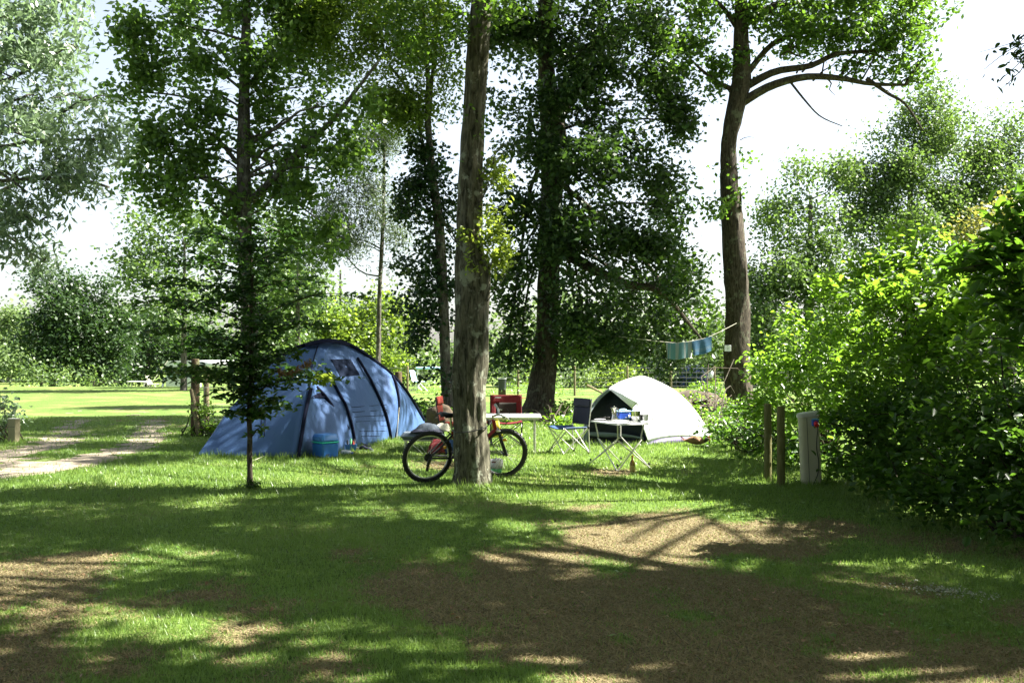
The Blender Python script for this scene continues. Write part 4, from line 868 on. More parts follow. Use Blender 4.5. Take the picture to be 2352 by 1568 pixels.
# shrub at the left edge, climbing weeds round the base of things
shrub('wild_shrub', 'grey green twiggy shrub beside the small box post at the left edge', [(0, 930, 19, 34, 40), (-20, 980, 18.5, 50, 40), (25, 960, 19, 18, 26), (-30, 900, 19, 40, 50)], M['ash'], .08, 137, base=G(-10, 1010), per=2.2)
shrub('weed_clump', 'leafy bramble at the foot of the dark oak', [(1290, 975, 22, 34, 22), (1330, 970, 23, 28, 22), (1260, 960, 24, 24, 18), (1180, 965, 23, 20, 14), (1300, 945, 24.5, 20, 20)], M['hazel'], .08, 138, base=(P(1290, 985, 22.4)[0], 22.4, 0), per=7)
shrub('weed_clump', 'dark weeds on the mound between blue tent and ivy clad tree', [(960, 940, 24, 50, 20), (1010, 945, 23, 30, 18), (930, 930, 26, 30, 14), (1070, 945, 24, 30, 16)], M['undergrowth'], .09, 139, base=G(970, 960), per=5)
g_post = G(462, 1000)
shrub('weed_clump', 'climbing weeds around the thick fence post left of the sapling', [(445, 1005, 19.6, 18, 10), (470, 995, 19.8, 26, 16), (500, 985, 20, 20, 18), (462, 940, 19.8, 14, 14)], M['hazel'], .06, 140, base=(g_post[0], g_post[1], 0), per=8)
# ------------------------------------------------------------------ trees outside the frame on the right whose shade falls on the lawn
def shade_tree(label, base, blobs, seed, top, lk='oak', per=2.6, ls=.13):
    x, y = base
    t = thing('shade_oak', label, 'tree', (x, y, 0)); mb = MB()
    cx = np.mean([b[0] for b, _ in blobs]); cy = np.mean([b[1] for b, _ in blobs])
    pth = trunk_mesh(mb, [(x, y, 0, .34), (x, y, 2, .27), (x * .95 + cx * .05, y, 5, .23), (x * .8 + cx * .2, y * .8 + cy * .2, top * .75, .15), (x * .6 + cx * .4, y * .6 + cy * .4, top, .06)], seg=16, seed=seed)
    for bi, (c, rr) in enumerate(blobs):
        i = min(len(pth) - 3, int(len(pth) * (.45 + .35 * bi / len(blobs)))); limb(mb, pth[i][:3], c, .09, .03, seed=seed * 3 + bi)
    mb.build('trunk', M['barkdark'], t, world=True)
    T = twigs(blobs, 0, cov(per, 10, ls), seed, -.9, 1.2, prune=True, sun=True); C, tw = spray(T, 10, .17, 1, seed)
    leaf_cloud('crown', C, ls, M[lk], t, tw, .62)
    return t
r_ = np.random.default_rng(5)
def canopy(cx, cy, cz, rad, n, rb):
    out = []
    for k in range(n):
        a = 2.4 * k; q = rad * math.sqrt((k + .5) / n)
        out.append(((cx + q * math.cos(a), cy + q * math.sin(a), cz + r_.normal() * .6), (rb, rb, rb * .7)))
    return out
shade_tree('big oak beyond the right edge spreading over the foreground', (9.2, 6.5), canopy(5.2, 9.2, 9.3, 6.3, 30, 1.75), 71, 10)
shade_tree('oak beyond the right edge behind the first big oak', (11.5, 5.0), canopy(11.0, 9.0, 9.8, 3.8, 11, 1.7), 72, 10)
shade_tree('oak rising out of the right hand thicket', (9.5, 13.0), canopy(10.5, 12.2, 10.5, 4.0, 12, 1.8) + canopy(6.0, 18.3, 11.0, 3.4, 12, 1.7), 73, 11)  # second canopy added out of view to shade the blue tent
# unseen trees added behind and beside the viewer to block sky light
def enclosing(name, label, cat, blobs, seed, mat, trunk_at):
    t = thing(name, label, cat, (trunk_at[0], trunk_at[1], 0)); mb = MB()
    pth = trunk_mesh(mb, [(*trunk_at, 0, .3), (*trunk_at, 3, .24), (*trunk_at, 6.5, .16), (*trunk_at, 8.5, .05)], seg=14, rows=40, seed=seed)
    for bi, (c, rr) in enumerate(blobs): limb(mb, pth[min(36, 14 + bi)][:3], c, .06, .02, seed=seed + bi)
    mb.build('trunk', M['barkdark'], t, world=True)
    T = twigs(blobs, 0, cov(3.4, 8, .26), seed, -1.5, 2, prune=True, sun=True, clump=.9); C, tw = spray(T, 8, .3, 1, seed)
    leaf_cloud('crown', C, .26, mat, t, tw, .62)
enclosing('shade_oak', 'unseen spreading oak added behind the viewer to block sky light', 'tree', canopy(0, 1.5, 8.6, 6.5, 20, 2.2), 881, M['oak'], (-4.0, -4.5))
enclosing('sky_block_tree', 'unseen dense tree added behind the viewer on the left', 'tree', [((x, -7.5 - .3 * x * 0, z), (2.2, 1.8, 2.0)) for x in (-12, -8, -4) for z in (1.8, 4.6, 7.4)], 882, M['darkoak'], (-8, -7.5))
enclosing('sky_block_tree', 'unseen dense tree added behind the viewer on the right', 'tree', [((x, -7.5, z), (2.2, 1.8, 2.0)) for x in (0, 4, 8) for z in (1.8, 4.6, 7.4)], 883, M['darkoak'], (4, -7.5))
enclosing('sky_block_tree', 'unseen dense tree added beyond the left edge of the picture', 'tree', [((-13.5, y, z), (1.8, 2.3, 2.0)) for y in (-2, 2.5, 7) for z in (1.8, 4.8, 7.6)], 884, M['darkoak'], (-13.5, 2))
enclosing('sky_block_tree', 'unseen dense tree added beyond the right edge of the picture', 'tree', [((10.5, y, z), (1.8, 2.3, 2.0)) for y in (-2, 2.5, 7) for z in (1.8, 4.8)], 885, M['darkoak'], (11, 2))
def thicket(label, pts, seed):
    t = thing('bramble_thicket', label, 'shrub', (pts[0][0], pts[0][1], 0)); bl = [(p[:3], (p[3], p[3], p[3] * .9)) for p in pts]; mb = MB()
    
    for j, (c, rr) in enumerate(bl): mb = MB(); limb(mb, (c[0], c[1], 0), c, .03, .01, seed=seed + j); mb.build('stem', M['barkdark'], t, world=True)
    T = twigs(bl, 0, cov(3.2, 8, .12), seed, -1, 1.2, prune=True, clump=.4); C, tw = spray(T, 8, .14, .7, seed)
    leaf_cloud('foliage', C, .12, M['undergrowth'], t, tw, .6, .8, .2)
thicket('deep thicket behind the right hand hedge', [(6.6, 9.5, 1.2, 1.2), (7.6, 11.2, 1.3, 1.3), (6.9, 7.6, 1.1, 1.1), (8.6, 9.2, 1.5, 1.4), (8.8, 12.8, 1.4, 1.4), (7.9, 14.5, 1.4, 1.3), (9.6, 7.2, 1.5, 1.4), (8.2, 6.0, 1.2, 1.2), (6.3, 6.2, .9, .9), (5.6, 7.7, .9, .8)], 951)
thicket('deep thicket behind the far end of the right hand hedge', [(9.8, 17.0, 1.3, 1.3), (11.0, 19.5, 1.4, 1.4), (10.2, 15.0, 1.4, 1.3), (12.5, 22.0, 1.5, 1.5)], 961)
# hanging twig at the top right corner, from the tree over the right edge
tg = thing('hanging_twig', 'loose twig of small leaves against the sky in the top right corner', 'branch', P(2360, 130, 7.5))
mb = MB(); hl = []
for k, (u, v) in enumerate([(2290, 190), (2310, 150), (2250, 120), (2330, 110), (2260, 160), (2340, 170), (2300, 205)]):
    ps = limb(mb, P(2400, 90, 7.6), P(u, v, 7.5), .006, .002, n=8, seg=4, seed=k + 40)
    m_ = 7 if u < 2280 else 16
    hl += [np.array(ps[3 + rng.integers(5)]) + rng.normal(size=3) * .035 for _ in range(m_)]
mb.build('stem', M['barkdark'], tg, world=True)
leaf_cloud('leaves', np.array(hl), .06, M['hornbeam'], tg, None, .4, .2, 1.2, True)

# ------------------------------------------------------------------ blue tent
def resample(pts, n):
    pts = np.array(pts, float); d = np.concatenate([[0], np.cumsum(np.linalg.norm(np.diff(pts, axis=0), axis=1))])
    pts2 = np.array(catmull(list(pts), 60)); d = np.concatenate([[0], np.cumsum(np.linalg.norm(np.diff(pts2, axis=0), axis=1))])
    t = np.linspace(0, d[-1], n); return np.stack([np.interp(t, d, pts2[:, i]) for i in range(3)], 1)
def pc(lst): return [P(*q) for q in lst]
BT = thing('blue_tent', 'large blue dome tent with black pole sleeves and a dark window panel', 'tent', G(720, 1040))
cols = [
    pc([(452, 1046, 15.7), (450, 1048, 15.66), (449, 1050, 15.64)]),
    pc([(490, 997, 16.1), (492, 1024, 15.85), (492, 1050, 15.6)]),
    pc([(528, 944, 16.6), (534, 1000, 15.95), (536, 1049, 15.55)]),
    pc([(568, 900, 17.0), (575, 960, 16.2), (578, 1047, 15.5)]),
    pc([(610, 850, 17.4), (613, 925, 16.4), (608, 990, 15.8), (606, 1047, 15.45)]),
    pc([(645, 820, 17.7), (655, 890, 16.5), (652, 970, 15.7), (642, 1050, 15.4)]),
    pc([(690, 797, 18.0), (690, 850, 16.9), (690, 900, 16.1), (678, 970, 15.65), (668, 1052, 15.35)]),
    pc([(730, 788, 18.2), (716, 846, 16.9), (711, 891, 16.15), (698, 960, 15.65), (684, 1053, 15.35)]),
    pc([(744, 786, 18.3), (728, 840, 17.3), (730, 890, 16.7), (728, 960, 16.1), (724, 1046, 15.75)]),
    pc([(757, 785, 18.4), (742, 835, 17.5), (752, 890, 17.0), (764, 960, 16.5), (770, 1040, 16.2)]),
    pc([(768, 785, 18.45), (748, 828, 17.8), (763, 872, 17.4), (780, 905, 17.2), (795, 932, 17.05), (810, 982, 17.0), (818, 1031, 17.0)]),
    pc([(786, 788, 18.6), (776, 828, 18.1), (793, 880, 17.75), (818, 930, 17.5), (838, 980, 17.45), (846, 1024, 17.5)]),
    pc([(803, 794, 18.75), (798, 825, 18.4), (828, 882, 18.1), (852, 935, 17.95), (868, 985, 17.95), (873, 1018, 18.05)]),
    pc([(815, 800, 18.85), (822, 822, 18.7), (857, 883, 18.5), (884, 943, 18.5), (895, 985, 18.6), (899, 1012, 18.7)]),
    pc([(850, 822, 19.1), (862, 850, 18.95), (884, 890, 18.85), (903, 935, 18.8), (908, 975, 18.85), (904, 1010, 18.9)]),
    pc([(886, 850, 19.6), (898, 862, 19.4), (910, 885, 19.25), (917, 920, 19.15), (916, 960, 19.1), (908, 1009, 19.1)]),
    pc([(912, 874, 20.0), (921, 893, 19.85), (931, 925, 19.8), (932, 965, 19.7), (926, 1007, 19.6)]),
    pc([(932, 898, 20.4), (940, 920, 20.3), (948, 950, 20.2), (950, 980, 20.1), (945, 1003, 20.0)]),
    pc([(956, 936, 20.8), (962, 955, 20.8), (966, 975, 20.7), (966, 998, 20.6)]),
    pc([(974, 966, 21.1), (977, 978, 21.1), (978, 993, 21.0)])]
NTt = 26
front = np.stack([resample(c, NTt) for c in cols])
# smooth between the seams
def upcols(A, m):
    out = np.zeros((m, A.shape[1], 3))
    for j in range(A.shape[1]): out[:, j] = np.array(catmull(list(A[:, j]), m))
    return out
def sag(A, ids, amt, up=8):
    return A
FR = upcols(front, 115)
mb = MB(); mb.grid(FR)
SH = mb.build('flysheet', M['blue_fab'], BT, world=True, thick=.006)
ridge = FR[:, 0]; base = FR[:, -1]
# far side, mirrored about the ridge on the ground
back = np.zeros((115, 18, 3))
for i in range(115):
    rd = ridge[i]; b = base[i].copy(); off = (rd[:2] - b[:2]); L = np.linalg.norm(off) + 1e-6
    far = rd[:2] + off / L * min(L, 1.5) + np.array([-.25, .45]) * min(1, rd[2])
    for j, t in enumerate(np.linspace(0, 1, 18)):
        back[i, j, :2] = rd[:2] + (far - rd[:2]) * math.sin(t * math.pi / 2)
        back[i, j, 2] = .01 + (rd[2] - .01) * math.cos(t * math.pi / 2)
mb = MB(); mb.grid(back[:, ::-1]); mb.build('rear_flysheet', M['blue_fab'], BT, world=True, thick=.006)
def off_cam(p, d=.02):
    p = np.array(p, float); v = p - np.array([0, 0, CAM_H]); return p - v / np.linalg.norm(v) * d
def sleeve(pts, r, nm='pole_sleeve', mat='navy'):
    q = [off_cam(p, .022) for p in resample(pc(pts), 26)]
    mb = MB(); mb.tube(q, r, 8); return mb.build(nm, M[mat], BT, world=True)
sleeve([(734, 826, 17.75), (748, 848, 17.55), (763, 872, 17.35), (780, 905, 17.15), (795, 932, 17.0), (810, 982, 16.96), (818, 1031, 16.96)], .024)
sleeve([(822, 822, 18.65), (840, 852, 18.5), (857, 883, 18.45), (884, 943, 18.45), (895, 985, 18.55), (899, 1012, 18.65)], .026)
sleeve([(902, 862, 19.4), (911, 885, 19.2), (917, 920, 19.1), (916, 945, 19.05), (911, 975, 19.05), (906, 1009, 19.0)], .024)
sleeve([(714, 893, 16.08), (700, 955, 15.6), (692, 1005, 15.45), (684, 1052, 15.3)], .032, 'door_edge')
sleeve([(726, 888, 16.65), (748, 912, 16.7), (770, 943, 16.8), (788, 968, 16.85), (800, 986, 16.9)], .034)
sleeve([(730, 794, 18.0), (722, 820, 17.4), (716, 846, 16.85)], .012, 'seam')
sleeve([(716, 846, 16.8), (711, 891, 16.1)], .014, 'seam')
mb = MB(); mb.tube([p + np.array([0, -.02, .015]) for p in resample(pc([(632, 831, 17.55), (660, 812, 17.8), (690, 797, 17.98), (730, 787, 18.15), (768, 784, 18.4), (803, 793, 18.7), (842, 816, 19.0), (886, 849, 19.55), (912, 873, 19.95), (940, 908, 20.5), (974, 965, 21.1)]), 50)], .033, 8)
mb.build('ridge_sleeve', M['navy'], BT, world=True)
# ridge cap over the crossing poles
cap = [resample(pc([(700, 793, 18.0), (730, 784.5, 18.1), (765, 782, 18.3), (805, 791, 18.6)]), 16) + np.array([0, -.03, .03]), resample(pc([(704, 797, 17.85), (732, 791, 17.95), (766, 788, 18.15), (803, 798, 18.55)]), 16) + np.array([0, -.05, .01])]
mb = MB(); mb.grid(np.stack(cap)); mb.build('roof_cap', M['navy'], BT, world=True, thick=.01)
def front_patch(poly_uv, n=8, d=.02):
    """quad patch that hugs the front skin; corners in working pixels"""
    a, b, c, e = [np.array(k, float) for k in poly_uv]
    gu, gv = proj(FR.reshape(-1, 3)); pts = FR.reshape(-1, 3); out = np.zeros((n, n, 3))
    for i, s in enumerate(np.linspace(0, 1, n)):
        for j, t in enumerate(np.linspace(0, 1, n)):
            q = (a * (1 - s) + b * s) * (1 - t) + (e * (1 - s) + c * s) * t
            dd = (gu - q[0]) ** 2 + (gv - q[1]) ** 2; k = np.argsort(dd)[:4]; w = 1 / (dd[k] + 4); Y = (pts[k, 1] * w).sum() / w.sum()
            out[i, j] = off_cam(P(q[0], q[1], Y), d)
    return out
mb = MB(); mb.grid(front_patch([(759, 825), (805, 824), (827, 861), (782, 865)], 10)); mb.build('window', M['tentwin'], BT, world=True)
mb = MB(); mb.grid(front_patch([(714, 894), (727, 890), (752, 912), (712, 914)], 8, .05)); mb.build('vent', M['blue_fab'], BT, world=True)
mb = MB(); mb.grid(front_patch([(720, 908), (735, 901), (750, 911), (714, 915)], 6, .07)); mb.build('vent_dark_patch', M['navy'], BT, world=True)  # dark patch on the skin, shade inside the vent put in as colour
mb = MB()
for u0 in (604, 612): mb.tube([off_cam(p, .012) for p in front_patch([(u0, 925), (u0 + 1, 925), (u0 - 4, 1002), (u0 - 5, 1002)], 6, .0)[0]], .006, 5)
mb.build('zip', M['navy'], BT, world=True)
mb = MB()
for k in range(7):
    v = 935 + 11 * k; a = front_patch([(806 + k * 4, v), (888 + k, v - 6 + k), (888 + k, v - 4 + k), (806 + k * 4, v + 2)], 6, .008)
    mb.tube([p for p in a[:, 0]], .005, 5)
mb.build('seam', M['navy'], BT, world=True)
for a, b in (((449, 1049, 15.64), (441, 1060, 15.25)), ((606, 1047, 15.4), (566, 1064, 14.9)), ((684, 1053, 15.3), (676, 1066, 14.9)), ((917, 935, 19.0), (911, 1010, 18.6))):
    mb = MB(); mb.tube([P(*a), P(*b)], .004, 5); mb.build('guy_line', M['rope'], BT, world=True)
for u, v in ((441, 1061), (566, 1065), (676, 1067)):
    g = G(u, v); mb = MB(); mb.tube([g + [0, 0, -.03], g + [.01, 0, .05], g + [.025, 0, .06]], .005, 6); mb.build('peg', M['silver'], BT, world=True)
mb = MB(); mb.grid(np.stack([FR[50:110, -1] + [0, 0, .005], FR[50:110, -1] + [.02, -.1, -.0]])); mb.build('ground_skirt', M['navy'], BT, world=True, thick=.008)

# ------------------------------------------------------------------ white tent
WT = thing('white_tent', 'small white dome tent with its dark triangular door open', 'tent', G(1480, 1020))
ridge = resample(pc([(1399, 893, 18.1), (1415, 883, 18.3), (1435, 874, 18.5), (1473, 865, 18.9), (1500, 873, 19.0), (1546, 896, 19.1), (1586, 931, 19.15), (1620, 975, 19.1), (1637, 1006, 19.0)]), 50)
basef = resample(pc([(1489, 1015, 17.7), (1520, 1007, 17.85), (1560, 1003, 18.2), (1600, 1003, 18.6), (1637, 1007, 18.95)]), 50)
Gd = np.zeros((50, 26, 3))
edge0 = resample(pc([(1399, 893, 18.1), (1428, 917, 17.85), (1455, 942, 17.75), (1474, 975, 17.7), (1489, 1015, 17.7)]), 26)
for i in range(50):
    s = i / 49; A, B_ = ridge[i], basef[i]
    for j in range(26):
        t = j / 25; a = t * math.pi / 2; q = np.zeros(3)
        q[:2] = A[:2] + (B_[:2] - A[:2]) * math.sin(a); q[2] = B_[2] + (A[2] - B_[2]) * math.cos(a)
        w = max(0, 1 - s * 5) ** 1.5
        Gd[i, j] = q * (1 - w) + edge0[j] * w
mb = MB(); mb.grid(Gd); mb.build('flysheet', M['white_fab'], WT, world=True, thick=.005)
lf = resample(pc([(1399, 893, 18.1), (1385, 903, 18.1), (1372, 915, 18.1), (1358, 932, 18.05), (1348, 948, 18.0), (1342, 975, 17.95), (1339, 1019, 17.9)]), 24)
bk = np.zeros((74, 16, 3)); rg = np.concatenate([lf[::-1], ridge])
ctr = np.array([2.65, 20.2])
for i in range(74):
    A = rg[i]; tgt = np.array([2.0 + (A[0] - 1.3) * .75, 20.4])
    for j, t in enumerate(np.linspace(0, math.pi / 2, 16)):
        bk[i, j, :2] = A[:2] + (tgt - A[:2]) * math.sin(t); bk[i, j, 2] = A[2] * math.cos(t)
mb = MB(); mb.grid(bk[:, ::-1]); mb.build('rear_flysheet', M['white_fab'], WT, world=True, thick=.005)
stp = np.stack([lf, lf + np.array([.05, -.02, -.01]) * 1.0 + np.linspace(0, 1, 24)[:, None] * np.array([.03, 0, 0])])
mb = MB(); mb.grid(stp[:, :]); mb.build('door_hem', M['grey_fab'], WT, world=True, thick=.006)
# dark inner tent set back behind the open door
lfi = lf + np.array([.03, .12, -.02]); e0i = resample(edge0, 24) + np.array([.02, .16, 0])
rows = [lfi * (1 - s) + e0i * s + np.array([0, .22 * math.sin(math.pi * s), 0]) for s in np.linspace(0, 1, 14)]
mb = MB(); mb.grid(np.stack(rows)); mb.build('inner_tent', M['inner'], WT, world=True)
lo = [P(1345, 1000, 17.93), P(1385, 1003, 17.95), P(1440, 1004, 17.9), P(1478, 1008, 17.8)]
hi = [P(1345, 992, 17.94), P(1385, 992, 17.96), P(1440, 997, 17.9), P(1478, 1004, 17.82)]
mb = MB(); mb.grid(np.stack([resample(hi, 14), resample(lo, 14)])); mb.build('inner_hem', M['grey_fab'], WT, world=True, thick=.01)
# rolled back door flap
fl = np.stack([resample(pc([(1402, 894, 18.05), (1428, 915, 17.8), (1452, 938, 17.68)]), 12), resample(pc([(1408, 893, 18.05), (1442, 912, 17.7), (1466, 925, 17.6)]), 12), resample(pc([(1410, 893, 18.05), (1455, 908, 17.78), (1468, 940, 17.66)]), 12)])
mb = MB(); mb.grid(fl); mb.build('door_flap', M['white_fab'], WT, world=True, thick=.008)
sk = np.stack([np.concatenate([resample(pc([(1340, 1012, 17.95), (1410, 1014, 17.9), (1489, 1015, 17.72)]), 20), basef[2:]]), np.concatenate([resample(pc([(1340, 1021, 17.92), (1410, 1023, 17.8), (1489, 1023, 17.66)]), 20), basef[2:] * [1, 1, 0] + [0, -.05, .004]])])
mb = MB(); mb.grid(sk); mb.build('groundsheet', M['skirt'], WT, world=True, thick=.008)
mb = MB(); mb.tube([p + [0, -.01, .012] for p in rg[:60]], .009, 6); mb.build('pole', M['silver'], WT, world=True)
for a, b in (((1500, 873, 18.9), (1640, 1000, 18.6)), ((1473, 865, 18.8), (1655, 1010, 18.8)), ((1637, 1006, 18.95), (1648, 1016, 18.7))): mb = MB(); mb.tube([P(*a), P(*b)], .003, 4); mb.build('guy_line', M['rope'], WT, world=True)
for u, v in ((1592, 1022), (1489, 1026), (1650, 1016), (1342, 1024)):
    g = G(u, v); mb = MB(); mb.tube([g + [0, 0, -.02], g + [-.02, 0, .08], g + [-.035, 0, .09]], .006, 6); mb.build('peg', M['whitepl'], WT, world=True)
for (u, v, Y) in ((1498, 962, 17.55), (1492, 986, 17.55)):
    mb = MB(); mb.box(P(u, v, Y), (.03, .015, .02), bev=.004); mb.build('toggle', M['greybin'], WT, world=True)

# ------------------------------------------------------------------ bicycle
def circ(r, n, c=(0, 0), a0=0): return [(c[0] + r * math.cos(a0 + 2 * math.pi * i / n), c[1] + r * math.sin(a0 + 2 * math.pi * i / n)) for i in range(n)]
def wheel(parent, cx, cz, sp_mat, front, steer=0.0, pivot=None):
    Wd = bpy.data.objects.new('wheel', None); COL.objects.link(Wd); Wd.parent = parent; Wd.location = (cx, 0, cz); Wd.rotation_euler = (0, 0, steer)
    mb = MB(); mb.ring((0, 0, 0), .305, .027, seg=72, tseg=10)
    for i in range(72):
        a = 2 * math.pi * i / 72
        for sy in (-.016, 0, .016):
            if (i % 2 == 0) == (sy == 0): continue
            mb.box(((.331) * math.cos(a), sy, .331 * math.sin(a)), (.009, .013, .014), ry=-a)
    mb.build('tyre', M['black'] if not front else M['tread'], Wd)
    mb = MB(); mb.ring((0, 0, 0), .277, .011, seg=60, tseg=6, squash=1.2); mb.build('rim', M['silver'] if not front else M['blackpl'], Wd)
    mb = MB()
    for i in range(28):
        a = 2 * math.pi * i / 28; b = a + (.5 if i % 2 else -.5); s = .028 if i % 4 < 2 else -.028
        mb.tube([(.02 * math.cos(b), s, .02 * math.sin(b)), (.275 * math.cos(a), 0, .275 * math.sin(a))], .0016, 4, cap=False)
    mb.build('spokes', M['steel'], Wd)
    mb = MB(); mb.tube([(0, -.05, 0), (0, .05, 0)], .018, 12)
    if not front:
        for k, rr in enumerate((.055, .048, .041, .034, .028)): mb.tube([(0, -.018 - .006 * k, 0), (0, -.021 - .006 * k, 0)], rr, 20)
    mb.build('hub', M['blackpl'], Wd)
    if front:
        mb = MB(); mb.box((-.01, -.03, .19), (.075, .014, .035), bev=.006); mb.build('reflector', M['reflector'], Wd)
    return Wd
BR, BF = G(976, 1110), G(1146, 1100)
BR = np.array([BR[0] + .0, BR[1] + .12, 0]); BF = np.array([BF[0], BF[1] + .12, 0])
yaw = math.atan2(BF[1] - BR[1], BF[0] - BR[0])
BK = thing('bicycle', 'mountain bike with grey handlebar grips chained behind the near tree trunk', 'bicycle', BR, rot=(R(12), 0, yaw))
wb = 1.04
wheel(BK, 0, .332, None, False); wheel(BK, wb, .332, None, True, steer=-R(7))
mb = MB()
bbx = (.43, 0, .30); st = (.30, 0, .66); ht1 = (.86, 0, .78); ht0 = (.90, 0, .66)
mb.tube([bbx, st], .019); mb.tube([st, (.55, 0, .70), ht1], .018); mb.tube([bbx, (.68, 0, .46), ht0], .024); mb.tube([ht1, ht0], .024, 10)
mb.tube([(.36, 0, .50), (.6, 0, .62)], .014)
mb.build('frame', M['redpaint'], BK)
mb = MB()
for s in (-.055, .055):
    mb.tube([(0, s, .332), (.2, s * .9, .32), (.41, s * .5, .31)], .013); mb.tube([(0, s, .332), (.12, s, .44), (.30, s * .5, .62)], .011)
mb.build('rear_frame', M['blackpl'], BK)
mb = MB(); mb.tube([st, (.285, 0, .72), (.262, 0, .84)], .0145); mb.build('seat_post', M['silver'], BK)
mb = MB()
for (x, w, h) in ((.12, .062, .02), (.18, .066, .022), (.24, .045, .02), (.30, .022, .018), (.36, .016, .014), (.385, .010, .01)): pass
sad = []
for (x, w, z) in ((.11, .05, .865), (.14, .07, .875), (.19, .068, .872), (.25, .042, .868), (.31, .022, .866), (.37, .015, .862), (.39, .006, .856)):
    sad.append([(x, w * math.cos(a), z + (w * .25 + .008) * math.sin(a)) for a in np.linspace(-.3, math.pi + .3, 12)])
mb.grid(np.array(sad)); mb.tube([(.2, 0, .845), (.3, 0, .85)], .012); mb.build('saddle', M['blackpl'], BK, thick=.014)
# steering assembly
FK = bpy.data.objects.new('fork', None); COL.objects.link(FK); FK.parent = BK; FK.location = (.90, 0, .66); FK.rotation_euler = (0, 0, -R(14))
mb = MB()
for s in (-.06, .06): mb.tube([(.04, s, -.02), (.10, s, -.17)], .014); mb.tube([(.09, s, -.15), (.168, s, -.33)], .019)
mb.tube([(.085, -.06, -.14), (.1, 0, -.10), (.085, .06, -.14)], .014); mb.build('fork_legs', M['blackpl'], FK)
mb = MB(); mb.tube([(-.04, 0, .12), (-.055, 0, .17), (.03, 0, .20)], .018); mb.build('handlebar_stem', M['silver'], FK)
mb = MB(); mb.box((.03, 0, -.01), (.06, .13, .03), bev=.01); mb.build('fork_crown', M['silver'], FK)
HB = MB(); bar = [(.03, -.30, .245), (.04, -.16, .235), (.035, -.06, .205), (.03, 0, .20), (.035, .06, .205), (.04, .16, .235), (.03, .30, .245)]
HB.tube(catmull(bar, 24), .012, 8); HB.build('handlebar', M['silver'], FK)
for s in (-1, 1):
    mb = MB(); mb.tube([(.038, s * .17, .236), (.03, s * .31, .246)], .018, 10); mb.build('grip', M['silver_grip'], FK)
    mb = MB(); mb.tube([(.05, s * .15, .23), (.10, s * .20, .21), (.115, s * .27, .20)], .006, 6); mb.box((.045, s * .13, .22), (.035, .03, .03), bev=.006); mb.build('brake_lever', M['silver'], FK)
mb = MB(); mb.tube(catmull([(.05, -.13, .22), (.16, -.1, .22), (.17, .02, .12), (.08, .03, -.02)], 16), .003, 5); mb.tube(catmull([(.05, .13, .22), (.15, .12, .25), (.17, 0, .14), (.02, -.02, .0)], 16), .003, 5); mb.build('cable', M['blackpl'], FK)
mb = MB(); mb.tube([(.43, -.062, .30), (.43, -.052, .30)], .085, 28); mb.build('chainring', M['blackpl'], BK)
for s in (-1, 1):
    mb = MB(); mb.tube([(.43, s * .07, .30), (.43 + s * .12, s * .085, .30 - s * .12)], .010, 6); mb.box((.43 + s * .12, s * .13, .30 - s * .12), (.09, .07, .018), bev=.004); mb.build('crank', M['blackpl'], BK)
mb = MB(); mb.tube([(0, -.055, .387), (.43, -.055, .385)], .004, 4); mb.tube([(.0, -.055, .28), (.02, -.055, .19), (.43, -.055, .215)], .004, 4); mb.build('chain', M['blackpl'], BK)
mb = MB(); mb.box((-.01, -.075, .28), (.04, .02, .10), ry=.3, bev=.005); mb.box((-.02, -.07, .20), (.035, .02, .06), bev=.005); mb.tube([(.0, -.08, .23), (-.13, -.075, .31)], .004, 5); mb.build('derailleur', M['blackpl'], BK)
mb = MB(); mb.box((.22, .0, .45), (.03, .045, .035), bev=.006); mb.build('rear_reflector', M['reflector'], BK)
# cable lock round the trunk
CL = thing('cable_lock', 'black cable lock looped around the near tree trunk', 'lock', (near_path[4][0], near_path[4][1], .85))
cpts = []
cx, cy = near_path[4][0], near_path[4][1]
for i in range(40):
    a = 2 * math.pi * i / 40; rr = .245 + .006 * math.sin(5 * a)
    cpts.append((cx + rr * math.cos(a), cy + rr * math.sin(a), .72 + .07 * math.cos(a - .9)))
cpts.append(cpts[0])
mb = MB(); mb.tube(cpts, .007, 6); mb.build('cable', M['blackpl'], CL, world=True)
mb = MB(); mb.box((cx + .215, cy - .13, .77), (.03, .03, .06), bev=.006); mb.build('lock_body', M['blackpl'], CL, world=True)

